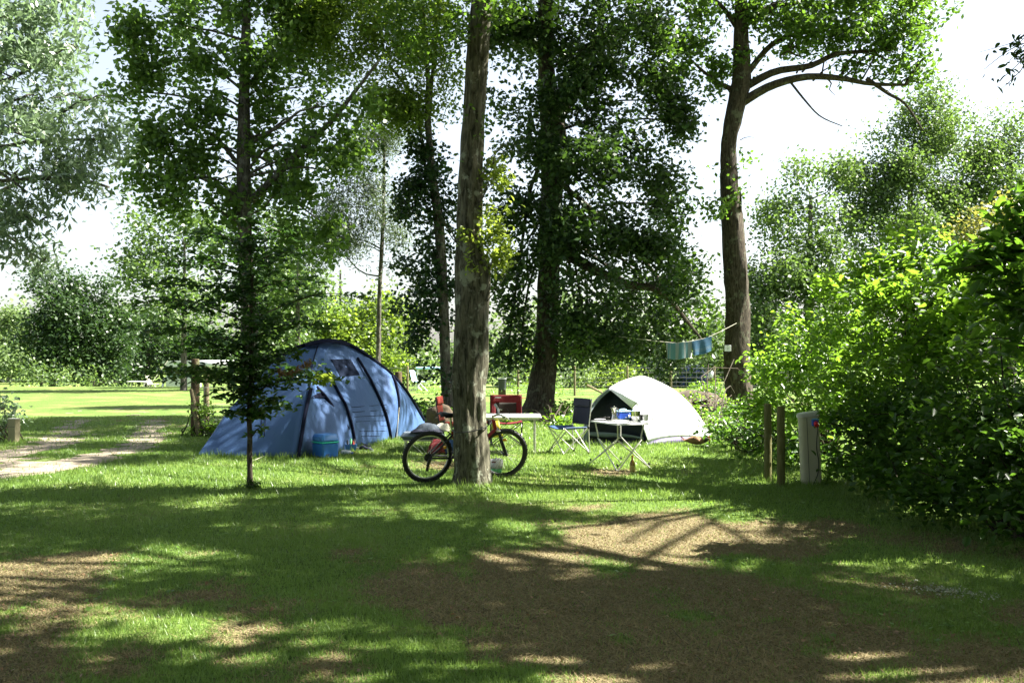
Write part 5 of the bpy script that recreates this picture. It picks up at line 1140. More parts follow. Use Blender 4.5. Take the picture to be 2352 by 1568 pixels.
# ------------------------------------------------------------------ camp chairs
def camp_chair(name, label, loc, rz, fab, backf, frame, mesh=None, group=None, w=.50, rot=None, tilt=0.0):
    """folding camp chair; faces local -y"""
    t = thing(name, label, 'chair', loc, rz, group)
    hw = w / 2; sh = .43
    s = []
    for x in np.linspace(-hw, hw, 9):
        s.append([(x, y, sh - .05 * (1 - (x / hw) ** 2) * (1 - ((y + 0) / .28) ** 2 * .5) + .01) for y in np.linspace(-.24, .20, 9)])
    mb = MB(); mb.grid(np.array(s)); mb.build('seat', fab, t, thick=.012)
    s = []
    for x in np.linspace(-hw, hw, 9):
        s.append([(x, .22 + .06 * u_ + .04 * (1 - (x / hw) ** 2), sh + .04 + .42 * u_) for u_ in np.linspace(0, .68, 8)])
    if mesh is None:
        mb = MB(); mb.grid(np.array(s)); mb.build('backrest', backf, t, thick=.012)
    else:
        mb = MB(); mb.grid(np.array(s)); mb.build('backrest_mesh', mesh, t, thick=.006)
        for a, b, c, d in ((-hw, -hw + .09, 0, 1.0), (hw - .09, hw, 0, 1.0)):
            mb = MB(); mb.grid(np.array([[(x, .205 + .06 * u_ + .04 * (1 - (x / hw) ** 2), sh + .04 + .42 * u_) for u_ in np.linspace(c, d, 8)] for x in np.linspace(a, b, 4)]))
            mb.build('back_strip', backf, t, thick=.014)
    mb = MB(); mb.grid(np.array([[(x, .20 + .06 * u_ + .04 * (1 - (x / hw) ** 2), sh + .04 + .42 * u_) for u_ in np.linspace(.68, 1, 6)] for x in np.linspace(-hw, hw, 9)])); mb.build('head_panel', backf if mesh is None else fab, t, thick=.02)
    legs = []
    for sx in (-1, 1):
        mb = MB(); mb.tube([(sx * hw, -.24, sh), (sx * (hw - .02), .24, .02)], .010, 7); mb.build('leg', frame, t)
        mb = MB(); mb.tube([(sx * hw, .20, sh), (sx * (hw - .02), -.24, .02)], .010, 7); mb.build('leg', frame, t)
        mb = MB(); mb.tube([(sx * hw, .24, .02), (sx * hw, .22, sh), (sx * hw, .285, sh + .46)], .011, 7); mb.build('back_pole', frame, t)
        mb = MB(); mb.box((sx * hw, .222, sh), (.035, .03, .04), bev=.006); mb.build('joint', M['blackpl'], t)
    mb = MB(); mb.tube([(-hw, -.24, sh), (hw, -.24, .02)], .009, 6); mb.tube([(hw, -.24, sh), (-hw, -.24, .02)], .009, 6); mb.build('front_cross', frame, t)
    mb = MB(); mb.tube([(-hw, .22, sh), (hw, .24, .02)], .009, 6); mb.tube([(hw, .22, sh), (-hw, .24, .02)], .009, 6); mb.build('rear_cross', frame, t)
    for sx in (-1, 1):
        for sy in (-1, 1):
            mb = MB(); mb.tube([(sx * (hw - .02), sy * .24, .0), (sx * (hw - .02), sy * .24, .035)], .016, 8); mb.build('foot', M['blackpl'], t)
    return t
g = G(1304, 1042); camp_chair('camp_chair', 'blue fabric folding camp chair beside the white tent', (g[0] + .02, g[1] + .05, 0), -R(62), M['bluecanvas'], M['navycanvas'], M['silver'], None, 'folding camp chairs')
g = G(1163, 1026); camp_chair('camp_chair', 'red folding camp chair facing the camera behind the long white table', (g[0], g[1] + .1, 0), R(2), M['red'], M['red'], M['blackpl'], M['mesh'], 'folding camp chairs', w=.55)
g = G(1032, 1038); camp_chair('camp_chair', 'orange red folding chair seen side on left of the near trunk', (g[0] + .05, g[1] + .6, 0), R(84), M['orange'], M['orange'], M['blackpl'], None, 'folding camp chairs')
# yellow bag below the red chair
YB = thing('yellow_bag', 'flat yellow bag hanging below the red chair seat above the bicycle wheel', 'bag', P(1141, 985, 15.6) - [0, 0, .15])
mb = MB(); mb.grid(np.stack([resample([P(1130, 968, 15.6), P(1146, 966, 15.6)], 6), resample([P(1129, 985, 15.58), P(1150, 985, 15.58)], 6) + [0, -.02, 0], resample([P(1130, 1004, 15.6), P(1156, 1002, 15.6)], 6)]))
mb.build('body', M['yellow'], YB, world=True, thick=.03); mb = MB(); mb.tube([P(1133, 968, 15.6), P(1136, 962, 15.6), P(1142, 962, 15.6), P(1144, 967, 15.6)], .005, 5); mb.build('strap', M['yellow'], YB, world=True)

# ------------------------------------------------------------------ long white table
LTt = thing('folding_table', 'long white folding table with thin metal legs behind the bicycle', 'table', (-.15, 16.35, 0))
mb = MB(); mb.box((0, 0, .60), (1.24, .86, .025), bev=.006); mb.build('table_top', M['white'], LTt)
for sy in (-.41, .41): mb = MB(); mb.box((0, sy, .578), (1.16, .02, .03)); mb.build('rail', M['silver'], LTt)
for sx in (-1, 1):
    for sy in (-1, 1):
        mb = MB(); mb.tube([(sx * .52, sy * .36, .0), (sx * .52, sy * .36, .585)], .013, 8); mb.build('leg', M['silver'], LTt)
    mb = MB(); mb.tube([(sx * .52, -.36, .30), (sx * .52, .36, .30)], .008, 6); mb.build('leg_brace', M['silver'], LTt)

# ------------------------------------------------------------------ small roll top table and what stands on it
TC = np.array([1.52, 14.13]); Lx = np.array([.305, -.75]); Ly = np.array([.46, .22]); TZ = .655
ST = thing('camp_table', 'small white camp table on crossed metal legs in front of the white tent', 'table', (TC[0], TC[1], 0))
def tp(s, t, z): q = TC + Lx * s + Ly * t; return (q[0], q[1], z)
mb = MB(); ring = [tp(-.5, -.5, 0), tp(.5, -.5, 0), tp(.5, .5, 0), tp(-.5, .5, 0)]
mb.add([(x, y, TZ - .02) for x, y, _ in ring] + [(x, y, TZ) for x, y, _ in ring], [(3, 2, 1, 0), (4, 5, 6, 7), (0, 1, 5, 4), (1, 2, 6, 5), (2, 3, 7, 6), (3, 0, 4, 7)])
mb.build('table_top', M['white'], ST, world=True, smooth=False)
mb = MB()
for k in range(9):
    s = -.44 + .11 * k; mb.tube([tp(s, -.49, TZ + .001), tp(s, .49, TZ + .001)], .0022, 4)
mb.build('slat_gap', M['greycloth'], ST, world=True)
cs = [(-.42, -.42), (.42, -.42), (.42, .42), (-.42, .42)]
for i in range(4):
    a = cs[i]; b = cs[(i + 1) % 4]
    for (p, q) in ((a, b), (b, a)):
        ft = (q[0] * 1.3, q[1] * 1.3)
        mid = ((p[0] * .85 + ft[0] * .15), (p[1] * .85 + ft[1] * .15))
        mb = MB(); mb.tube([tp(*[k * .9 for k in p], TZ - .24), tp(*ft, .015)], .009, 7); mb.build('cross_tube', M['silver'], ST, world=True)
for a in cs:
    mb = MB(); mb.tube([tp(*a, TZ - .02), tp(*[k * .85 for k in a], TZ - .26)], .010, 7); mb.build('leg', M['silver'], ST, world=True)
    mb = MB(); q = tp(*[k * .87 for k in a], TZ - .25); mb.box(q, (.03, .03, .04), bev=.008); q = tp(a[0] * 1.2, a[1] * 1.2, .09); mb.box(q, (.028, .028, .035), bev=.008); mb.build('joint', M['blackpl'], ST, world=True)
# things on it
def on(u, v):
    return G(u, v, TZ)
g = on(1411, 964.5); CP = thing('coffee_pot', 'tall steel coffee pot with handle on the small camp table', 'pot', g)
mb = MB(); mb.lathe([(.045, 0), (.047, .02), (.036, .06), (.034, .17), (.038, .178), (.03, .185), (.006, .197), (.008, .205), (.002, .21)], seg=24); mb.build('body', M['steel'], CP)
mb = MB(); mb.tube(catmull([(.035, 0, .165), (.062, 0, .15), (.068, 0, .10), (.058, 0, .06)], 10), .007, 6); mb.build('handle', M['blackpl'], CP)
mb = MB(); mb.tube([(-.033, 0, .15), (-.052, 0, .185)], [.012, .006], 8); mb.build('spout', M['steel'], CP)
g = on(1433, 962.5); BB = thing('cool_bag', 'small blue zipped cool bag with white mark on the camp table', 'bag', g, R(18))
mb = MB(); mb.box((0, .02, .055), (.195, .12, .11), bev=.022); mb.build('body', M['bluepl'], BB)
mb = MB(); mb.box((0, .02, .118), (.20, .125, .016), bev=.007); mb.build('lid', M['paleblue'], BB)
mb = MB(); mb.tube(catmull([(-.07, .02, .12), (-.05, .02, .145), (.03, .02, .148), (.06, .02, .122)], 10), .006, 6); mb.build('handle', M['paleblue'], BB)
mb = MB(); mb.box((.065, -.045, .05), (.035, .008, .036), bev=.003); mb.box((.012, -.045, .028), (.010, .008, .010), bev=.002); mb.build('print', M['whitepl'], BB)
g = on(1462, 961); PT = thing('saucepan', 'steel saucepan between the blue cool bag and the grey cup', 'pan', (g[0], g[1] + .06, TZ))
mb = MB(); mb.lathe([(.06, 0), (.066, .01), (.067, .105), (.071, .11), (.064, .11), (.06, .012), (.001, .012)], seg=28); mb.build('body', M['steel'], PT)
mb = MB(); mb.lathe([(.069, .112), (.05, .122), (.008, .126), (.011, .14), (.001, .142)], seg=28); mb.build('lid', M['paleblue'], PT)
g = on(1459, 966.5); BW = thing('bowl', 'white bowl standing in front of the saucepan', 'bowl', g)
mb = MB(); mb.lathe([(.03, 0), (.034, .004), (.052, .04), (.055, .062), (.052, .062), (.049, .042), (.03, .01), (.001, .008)], seg=28); mb.build('shell', M['whitepl'], BW)
g = on(1473, 965.5); FL = thing('mug', 'slim dark handled mug right of the white bowl', 'mug', g)
mb = MB(); mb.lathe([(.022, 0), (.024, .01), (.024, .085), (.021, .085), (.02, .01), (.001, .01)], seg=20); mb.build('body', M['blackpl'], FL)
mb = MB(); mb.tube(catmull([(.022, 0, .075), (.045, 0, .065), (.042, 0, .03), (.022, 0, .02)], 9), .005, 6); mb.build('handle', M['blackpl'], FL)
g = on(1484, 965.5); CU = thing('cup', 'pale grey tapered cup at the right end of the camp table', 'cup', g)
mb = MB(); mb.lathe([(.03, 0), (.032, .003), (.047, .085), (.049, .09), (.045, .09), (.03, .01), (.001, .01)], seg=26); mb.build('shell', M['whitepl'], CU)
g = on(1378, 964.3); PL = thing('plate', 'thin white plate at the left corner of the camp table', 'plate', g)
mb = MB(); mb.lathe([(.05, 0), (.085, .012), (.087, .014), (.05, .006), (.001, .005)], seg=26); mb.build('dish', M['whitepl'], PL)
g = on(1393, 962.5); GL = thing('sunglasses', 'dark sunglasses lying between the white plate and the coffee pot', 'glasses', g, .4)
mb = MB(); mb.box((-.032, 0, .02), (.05, .008, .034), bev=.008); mb.box((.032, 0, .02), (.05, .008, .034), bev=.008); mb.build('lens', M['blackpl'], GL)
mb = MB(); mb.tube([(-.06, 0, .03), (0, -.003, .033), (.06, 0, .03)], .003, 5); mb.tube([(-.06, 0, .03), (-.055, .12, .02)], .003, 5); mb.tube([(.06, 0, .03), (.055, .12, .02)], .003, 5); mb.build('rim', M['blackpl'], GL)
g = G(1452.5, 1085); BO = thing('bottle', 'amber glass bottle standing on the grass under the camp table', 'bottle', g)
mb = MB(); mb.lathe([(.034, 0), (.037, .01), (.037, .12), (.03, .15), (.014, .175), (.013, .225), (.016, .228), (.013, .235), (.001, .236)], seg=24); mb.build('glass', M['amber'], BO)
mb = MB(); mb.lathe([(.0378, .03), (.0378, .10)], seg=24); mb.build('label', M['label'], BO)

# ------------------------------------------------------------------ cool box and clutter by the blue tent
g = G(741, 1053.5); CB = thing('cool_box', 'blue cool box with green band standing against the blue tent', 'cool box', (g[0] + .0, g[1] + .22, 0), R(-47))
CB.rotation_euler = (0, 0, R(43))
mb = MB(); mb.box((0, 0, .115), (.285, .31, .23), taper=1.05, bev=.02); mb.build('body', M['coolblue'], CB)
mb = MB(); mb.box((0, 0, .243), (.306, .332, .022), bev=.006); mb.build('band', M['teal'], CB)
mb = MB(); mb.box((0, 0, .312), (.298, .324, .115), taper=.93, bev=.02); mb.build('lid', M['cooldark'], CB)
for s in (-1, 1):
    mb = MB(); mb.tube([(s * .155, -.10, .27), (s * .165, -.10, .33), (s * .165, .10, .33), (s * .155, .10, .27)], .008, 6); mb.build('handle', M['coolblue'], CB)
def bottle_lying(name, label, g, rz, s, mat, capm, cat='bottle'):
    t = thing(name, label, cat, g, rz); M4 = Matrix.Rotation(R(90), 4, 'Y')
    mb = MB(); mb.lathe([(k[0] * s, k[1] * s) for k in [(.001, -.1), (.035, -.1), (.04, -.09), (.04, .03), (.034, .06), (.016, .08), (.015, .092)]], (0, 0, .04 * s), 22, M4); mb.build('body', mat, t)
    mb = MB(); mb.lathe([(.018 * s, .092 * s), (.018 * s, .112 * s), (.001, .113 * s)], (0, 0, .04 * s), 16, M4); mb.build('cap', capm, t)
    return t
bl = bottle_lying('plastic_bottle', 'white plastic bottle with blue cap lying on the grass by the blue tent', G(797, 1045), -R(25), 1.0, M['whitepl'], M['bluepl'])
mb = MB(); mb.box((-.04, -.001, .04), (.045, .083, .05), bev=.018); mb.build('label', M['greycloth'], bl)
g = G(803, 1036); CR = thing('tub', 'small blue plastic tub holding odds and ends at the tent wall', 'tub', (g[0], g[1] + .1, 0), .2)
mb = MB(); mb.box((0, -.075, .055), (.18, .008, .11)); mb.box((0, .075, .055), (.18, .008, .11)); mb.box((-.09, 0, .055), (.008, .15, .11)); mb.box((.09, 0, .055), (.008, .15, .11)); mb.box((0, 0, .006), (.17, .14, .008)); mb.ring((0, 0, 0), .001, .0005, seg=4, tseg=3); mb.build('shell', M['coolblue'], CR)
for k, (x, y, h, m_) in enumerate([(-.05, 0, .17, 'greybin'), (0, .02, .19, 'baggreen'), (.045, -.02, .16, 'orange'), (.06, .03, .18, 'greybin')]):
    o = thing('jar', ['dark jar', 'green topped jar', 'orange jar', 'black jar'][k] + ' inside the blue tub by the tent', 'jar', (g[0] + x, g[1] + .1 + y, .012))
    mb = MB(); mb.lathe([(.022, 0), (.022, h * .8), (.014, h * .88), (.014, h), (.001, h)], seg=14); mb.build('glass', M[m_], o)
g = G(823, 1035); CN = thing('tin_can', 'grey tin mug on the grass between tub and shoe', 'tin', g)
mb = MB(); mb.lathe([(.04, 0), (.042, .003), (.042, .06), (.039, .06), (.037, .006), (.001, .006)], seg=24); mb.build('shell', M['silver'], CN)
mb = MB(); mb.tube(catmull([(.04, 0, .05), (.065, 0, .045), (.062, 0, .015), (.04, 0, .012)], 8), .004, 6); mb.build('handle', M['silver'], CN)
def shoe(label, g, rz, mat, solem, s=1.0):
    t = thing('shoe', label, 'shoe', g, rz, 'shoes left at the tent wall'); pr = [(-.125, .03, .055, .05), (-.10, .038, .075, .075), (-.05, .036, .08, .085), (0, .036, .055, .06), (.05, .042, .045, .045), (.09, .042, .038, .04), (.125, .028, .028, .03), (.14, .008, .016, .02)]
    gd = [[(x * s, w * s * math.cos(a), max(.012, .02 + h * (.5 + .5 * math.sin(a)) * 1.0) * s) for a in np.linspace(0, 2 * math.pi, 15)] for (x, w, h, _) in pr]
    mb = MB(); mb.grid(np.array(gd)); mb.build('upper', mat, t)
    mb = MB(); ol = [(x * s, w * 1.08 * s) for (x, w, _, _) in pr]; V = [(x, w, 0) for x, w in ol] + [(x, -w, 0) for x, w in ol[::-1]]; n = len(V)
    mb.add(V + [(x, y, .02 * s) for x, y, _ in V], [tuple(reversed(range(n))), tuple(range(n, 2 * n))] + [(i, (i + 1) % n, n + (i + 1) % n, n + i) for i in range(n)]); mb.build('sole', solem, t)
    return t
shoe('dark blue and white sports shoe nearest the camera at the tent wall', G(841, 1036), -R(30), M['navycanvas'], M['whitepl'])
shoe('grey shoe behind the dark blue one at the tent wall', G(836, 1028), -R(18), M['greycloth'], M['whitepl'])
shoe('small dark shoe between the cool box and the white bottle', G(784, 1037), R(75), M['navycanvas'], M['blackpl'], .8)
# low camp bed with drying things
CBD = thing('camp_bed', 'low folding camp bed with a pale mattress left of the near trunk', 'camp bed', (-1.48, 16.55, 0), R(3))
mb = MB(); mb.box((0, 0, .265), (.72, .5, .12), bev=.055); mb.build('mattress', M['palegrey'], CBD)
mb = MB(); mb.tube([(-.3, -.23, .2), (.33, -.23, .2), (.33, .23, .2), (-.3, .23, .2), (-.3, -.23, .2)], .012); mb.build('frame', M['silver'], CBD)
for sx in (-.28, .3):
    for sy in (-.22, .22): mb = MB(); mb.tube([(sx, sy, .0), (sx, sy, .21)], .011); mb.build('leg', M['silver'], CBD)
def heap(name, label, cat, c, size, mat, seed, th=.03, lay=3, group=None):
    t = thing(name, label, cat, c, group=group)
    for L_ in range(lay):
        a = np.linspace(-1, 1, 18); X, Y = np.meshgrid(a, a, indexing='ij'); pp = np.stack([X * 1.3 + L_, Y * 1.7, X * 0], -1).reshape(-1, 3)
        nz = vnoise(pp, 1.4, seed + L_).reshape(X.shape); rr = np.clip(1 - (np.abs(X) ** 4 + np.abs(Y) ** 4), 0, 1)
        Z = rr * (size[2] * (.55 + .45 * L_ / max(1, lay - 1))) * (1 + .35 * nz) + .005
        V = np.stack([X * size[0] / 2 * (1 - .12 * L_) + .02 * nz, Y * size[1] / 2 * (1 - .1 * L_), np.maximum(Z, .004)], -1)
        mb = MB(); mb.grid(V); mb.build('fold', mat[L_ % len(mat)], t, thick=.006)
    return t
heap('clothes_pile', 'heap of grey blue clothes lying on the low camp bed', 'clothes', (-1.40, 16.5, .33), (.52, .42, .13), [M['navycanvas'], M['greycloth'], M['greycloth']], 71)
heap('beige_cloth', 'beige cloth on the camp bed next to the grey blue clothes', 'cloth', (-1.17, 16.62, .335), (.26, .26, .19), [M['rope']], 75, lay=1)
heap('red_bag', 'crumpled red bag slumped beside the camp bed', 'bag', (-1.22, 16.1, .0), (.3, .28, .36), [M['red']], 77, lay=1)
heap('blue_bag', 'crumpled dark blue bag against the near trunk side of the camp bed', 'bag', (-.98, 16.15, .0), (.26, .26, .38), [M['bluecanvas']], 79, lay=1)
# carrier bag by the trunk
g = G(1140, 1090); CG = thing('carrier_bag', 'white and green plastic carrier bag standing right of the near trunk', 'bag', (g[0], g[1], 0))
def bagrow(z, w, d, n=20, jit=.01, sd=1):
    r2 = np.random.default_rng(sd); return [(w * math.cos(a) * (1 + r2.normal() * .06), d * math.sin(a) * (1 + r2.normal() * .08), z + r2.normal() * jit) for a in np.linspace(0, 2 * math.pi, n)]
mb = MB(); mb.grid(np.array([bagrow(.0, .055, .04, sd=1, jit=.0), bagrow(.05, .07, .05, sd=2), bagrow(.10, .075, .05, sd=3)])); mb.build('lower_part', M['baggreen'], CG, thick=.003)
mb = MB(); mb.grid(np.array([bagrow(.09, .08, .055, sd=4), bagrow(.14, .09, .055, sd=5, jit=.015), bagrow(.19, .085, .045, sd=6, jit=.02), bagrow(.215, .05, .03, sd=7, jit=.02)])); mb.build('upper_part', M['bagwhite'], CG, thick=.003)
mb = MB(); mb.grid(np.array([[(-.06, -.066, .18), (-.03, -.069, .188), (0, -.071, .186)], [(-.055, -.068, .168), (-.03, -.071, .172), (-.01, -.072, .175)]])); mb.build('print', M['redpaint'], CG, thick=.002)

# ------------------------------------------------------------------ posts, pillar, box post
def round_post(name, label, u, vb, vt, r, mat, cat='post', group=None, capr=.012):
    g = G(u, vb); h = 1.6 - (vt - 815) / F * g[1]
    t = thing(name, label, cat, g, group=group)
    mb = MB(); mb.lathe([(r, -.05), (r, 0), (r * 1.01, h * .5), (r, h - .02), (r - capr * .5, h - .004), (r - capr, h), (.001, h + .001)], seg=28); mb.build('shaft', M[mat], t)
    return t
round_post('wooden_post', 'round greenish wooden post, the further and left one of the pair', 1764, 1104, 926, .047, 'bollard', group='round posts beside the electric pillar')
round_post('wooden_post', 'round greenish wooden post between its twin and the electric pillar', 1794, 1120, 932, .047, 'bollard', group='round posts beside the electric pillar')
g = G(1868, 1115); EP = thing('electric_pillar', 'cream electric hook up pillar with blue socket and red plug', 'pillar', (g[0], g[1] + .09, 0), rot=(R(1), -R(2.2), R(-14)))
def roundbox(w, d, r, n=8):
    """plan outline: rounded at the left"""
    pts = []
    for a in np.linspace(math.pi / 2, math.pi * 1.5, n * 2): pts.append((-w / 2 + r + r * math.cos(a), (d / 2) * math.sin(a)))
    pts += [(w / 2 - .015, -d / 2), (w / 2, -d / 2 + .015), (w / 2, d / 2 - .015), (w / 2 - .015, d / 2)]
    return pts
def prism(mb, outline, z0, z1, tz1=None):
    n = len(outline); V = [(x, y, z0) for x, y in outline] + [(x, y, (tz1(x) if tz1 else z1)) for x, y in outline]
    mb.add(V, [tuple(reversed(range(n))), tuple(range(n, 2 * n))] + [(i, (i + 1) % n, n + (i + 1) % n, n + i) for i in range(n)])
ol = roundbox(.245, .17, .07); mb = MB(); prism(mb, ol, -.03, .86, lambda x: .845 + .10 * x); mb.build('body', M['beige'], EP)
mb = MB(); ol = roundbox(.275, .20, .08); n = len(ol)
V = [(x, y, .848 + .10 * x) for x, y in ol] + [(x, y, .885 + .10 * x) for x, y in ol] + [(x * .9, y * .85, .898 + .10 * x) for x, y in ol]
mb.add(V, [tuple(reversed(range(n))), tuple(range(2 * n, 3 * n))] + [(k * n + i, k * n + (i + 1) % n, (k + 1) * n + (i + 1) % n, (k + 1) * n + i) for k in (0, 1) for i in range(n)]); mb.build('lid', M['beigelid'], EP)
mb = MB(); mb.box((-.02, -.0865, .43), (.006, .006, .80)); mb.build('door_gap', M['greybin'], EP)
mb = MB(); mb.box((.075, -.105, .775), (.085, .045, .085), bev=.008); mb.build('socket', M['bluepl'], EP)
mb = MB(); mb.box((.08, -.128, .812), (.08, .05, .012), rx=R(-25), bev=.004); mb.build('socket_cover', M['cyan'], EP)
mb = MB(); mb.tube([(.085, -.11, .765), (.09, -.19, .745)], [.033, .026], 14); mb.build('plug', M['redpl'], EP)
mb = MB(); mb.tube(catmull([(.09, -.185, .745), (.098, -.205, .70), (.085, -.15, .58), (.08, -.12, .45), (.095, -.115, .30), (.08, -.115, .15), (.03, -.12, .04), (0, -.16, .008), (-.1, -.25, .008)], 40), .006, 7); mb.build('power_cable', M['blackpl'], EP)
g = G(27, 1015); BX = thing('box_post', 'short square beige concrete post beside the track at the left edge', 'post', (g[0], g[1] + .08, 0), R(-14))
mb = MB(); mb.box((0, 0, .205), (.16, .14, .43), bev=.006); mb.build('body', M['concrete'], BX)
mb = MB(); mb.box((0, 0, .426), (.17, .15, .014), bev=.004); mb.build('cap', M['beigelid'], BX)
mb = MB(); mb.box((0, -.0715, .28), (.15, .003, .006)); mb.build('groove', M['greybin'], BX)

# fence at the left with heavy post, and wire fence across the field
def sq(name, label, base, h, r, mat, tilt=(0, 0), group=None):
    t = thing(name, label, 'fence post', base, group=group, rot=(tilt[0], tilt[1], 0)); mb = MB()
    mb.lathe([(r * 1.05, -.1), (r, 0), (r * 1.03, h * .4), (r * .97, h * .8), (r * .95, h - .02), (r * .8, h), (.001, h + .01)], seg=14); mb.build('shaft', M[mat], t); return t
g0 = G(448, 1000)
sq('fence_post', 'thick dark old gate post with rough top left of the sapling', (g0[0], g0[1], 0), 1.52, .085, 'postdark', group='posts of the wire fences')
sq('fence_post', 'slanting round strut leaning against the thick gate post', (g0[0] + .11, g0[1] - .12, 0), .95, .05, 'wood', tilt=(R(-4), R(-10)), group='posts of the wire fences')
sq('fence_post', 'weathered post just right of the thick gate post', (P(474, 900, 21)[0], 21, 0), 1.35, .06, 'wood', group='posts of the wire fences')
sq('fence_post', 'black stubby post behind the right shoulder of the blue tent', (P(915, 900, 22.5)[0], 22.5, 0), 1.22, .085, 'postdark', group='posts of the wire fences')
FY = 40
xs = [P(u, 905, FY)[0] for u in (830, 936, 1060, 1190, 1320, 1441, 1541, 1641, 1760, 1880)]
lbs = ['pale fence post hidden low behind the blue tent', 'pale thin fence post right of the blue tent', 'fence post behind the near trunk', 'fence post left of the dark oak', 'fence post right of the dark oak', 'thin fence post behind the white tent shoulder', 'fence post right behind the white tent', 'thin pale fence post left of the leaning oak', 'fence post beyond the leaning oak', 'fence post in the shade beyond the shrubs']
for x, lb in zip(xs, lbs): sq('fence_post', lb, (x, FY, 0), 1.15, .045, 'wood', group='posts of the wire fences')
def mesh_fence(name, label, a, b, h, hs, step, r=.004):
    a, b = np.array(a, float), np.array(b, float); t = thing(name, label, 'fence', (a + b) / 2 * [1, 1, 0]); L = np.linalg.norm((b - a)[:2])
    mb = MB()
    for z in hs: mb.tube([a + [0, 0, z], (a + b) / 2 + [0, 0, z - .01], b + [0, 0, z]], r, 4, cap=False)
    mb.build('line_wires', M['wire'], t, world=True)
    mb = MB(); n = int(L / step)
    for i in range(n + 1): q = a + (b - a) * i / n; mb.tube([q + [0, 0, hs[0]], q + [0, 0, hs[-1]]], r * .7, 4, cap=False)
    mb.build('stay_wires', M['wire'], t, world=True); return t
mesh_fence('wire_fence', 'wire mesh stock fence running from the thick gate post behind the blue tent', (g0[0], g0[1] + .05, 0), (P(915, 900, 22.5)[0], 22.5, 0), 1, [.05, .17, .30, .44, .60, .78, .95], .17, .003)
mesh_fence('wire_fence', 'long wire mesh fence across the field behind the camp', (xs[0], FY, 0), (xs[-1], FY, 0), 1, [.08, .22, .36, .52, .70, .90, 1.08], .4, .0038)

# ------------------------------------------------------------------ washing line, towels, number plate
LA, LB = P(1258, 756, 26.6), P(1692, 742, 26.55)
line = [LA, P(1380, 768, 26.3), P(1480, 780, 26.0), P(1535, 786, 25.9), P(1560, 787, 25.9), P(1600, 781, 26.0), P(1632, 772, 26.1), LB]
WL = thing('washing_line', 'thin rope strung between the dark oak and the leaning oak', 'rope', LA)
lp = catmull(line, 50); mb = MB(); mb.tube(lp, .007, 5); mb.build('rope', M['rope'], WL, world=True)
def towel(name, label, top, drop, mat, lean):
    top = np.array(catmull([P(*q) for q in top], 14)); n, m = 14, 16
    V = []; uv = []
    for j in range(m):
        t = j / (m - 1)
        for i in range(n):
            V.append(top[i] + np.array([lean * t * drop + .012 * math.sin(i * 1.1 + t * 2), -.02 - .03 * t * math.sin(i * .9) - .03 * t, -drop * t * (1 - .03 * math.sin(i * .7))])); uv.append((i / (n - 1), t))
    for j in range(5):
        t = (j + 1) / 5
        for i in range(n): V.append(top[i] + np.array([0, .03, -drop * .45 * t])); uv.append((i / (n - 1), 1 - t * .4))
    t_ = thing(name, label, 'towel', top[0]); mb = MB()
    Fc = [(j * n + i, j * n + i + 1, (j + 1) * n + i + 1, (j + 1) * n + i) for j in range(m - 1) for i in range(n - 1)]
    o = m * n; Fc += [(i, i + 1, o + i + 1, o + i) for i in range(n - 1)] + [(o + j * n + i, o + j * n + i + 1, o + (j + 1) * n + i + 1, o + (j + 1) * n + i) for j in range(4) for i in range(n - 1)]
    mb.add(V, Fc); mb.build('cloth', mat, t_, world=True, uv=uv); return t_
towel('hanging_towel', 'turquoise and grey striped towel on the washing line', [(1531, 786, 25.9), (1545, 787, 25.9), (1565, 786, 25.9), (1588, 783.5, 25.95)], .43, M['towel1'], -.03)
towel('hanging_towel', 'blue towel with a pale band on the washing line nearest the leaning oak', [(1589, 783.5, 25.95), (1605, 780, 26), (1620, 776, 26.05), (1633, 771.5, 26.1)], .39, M['towel2'], .05)
c = P(1671.5, 799.5, 26.6); NP = thing('number_plate', 'small white square number plate fixed to the leaning oak', 'sign', c)
mb = MB(); mb.box((0, 0, 0), (.175, .012, .165), bev=.004); mb.build('plate', M['whitepl'], NP)
mb = MB(); mb.tube([(0, -.012, .062), (0, 0, .062)], .009, 8); mb.build('screw', M['greybin'], NP)
tx_ = bpy.data.curves.new('number', 'FONT'); tx_.body = '2'; tx_.size = .085; tx_.align_x = 'CENTER'; tx_.align_y = 'CENTER'; tx_.extrude = .001
_t = bpy.data.objects.new('number_curve', tx_); _me = bpy.data.meshes.new_from_object(_t); bpy.data.objects.remove(_t); _me.materials.clear(); _me.materials.append(M['greybin'])
to = bpy.data.objects.new('number', _me); COL.objects.link(to); to.parent = NP; to.location = (0, -.009, -.012); to.rotation_euler = (R(90), 0, 0)

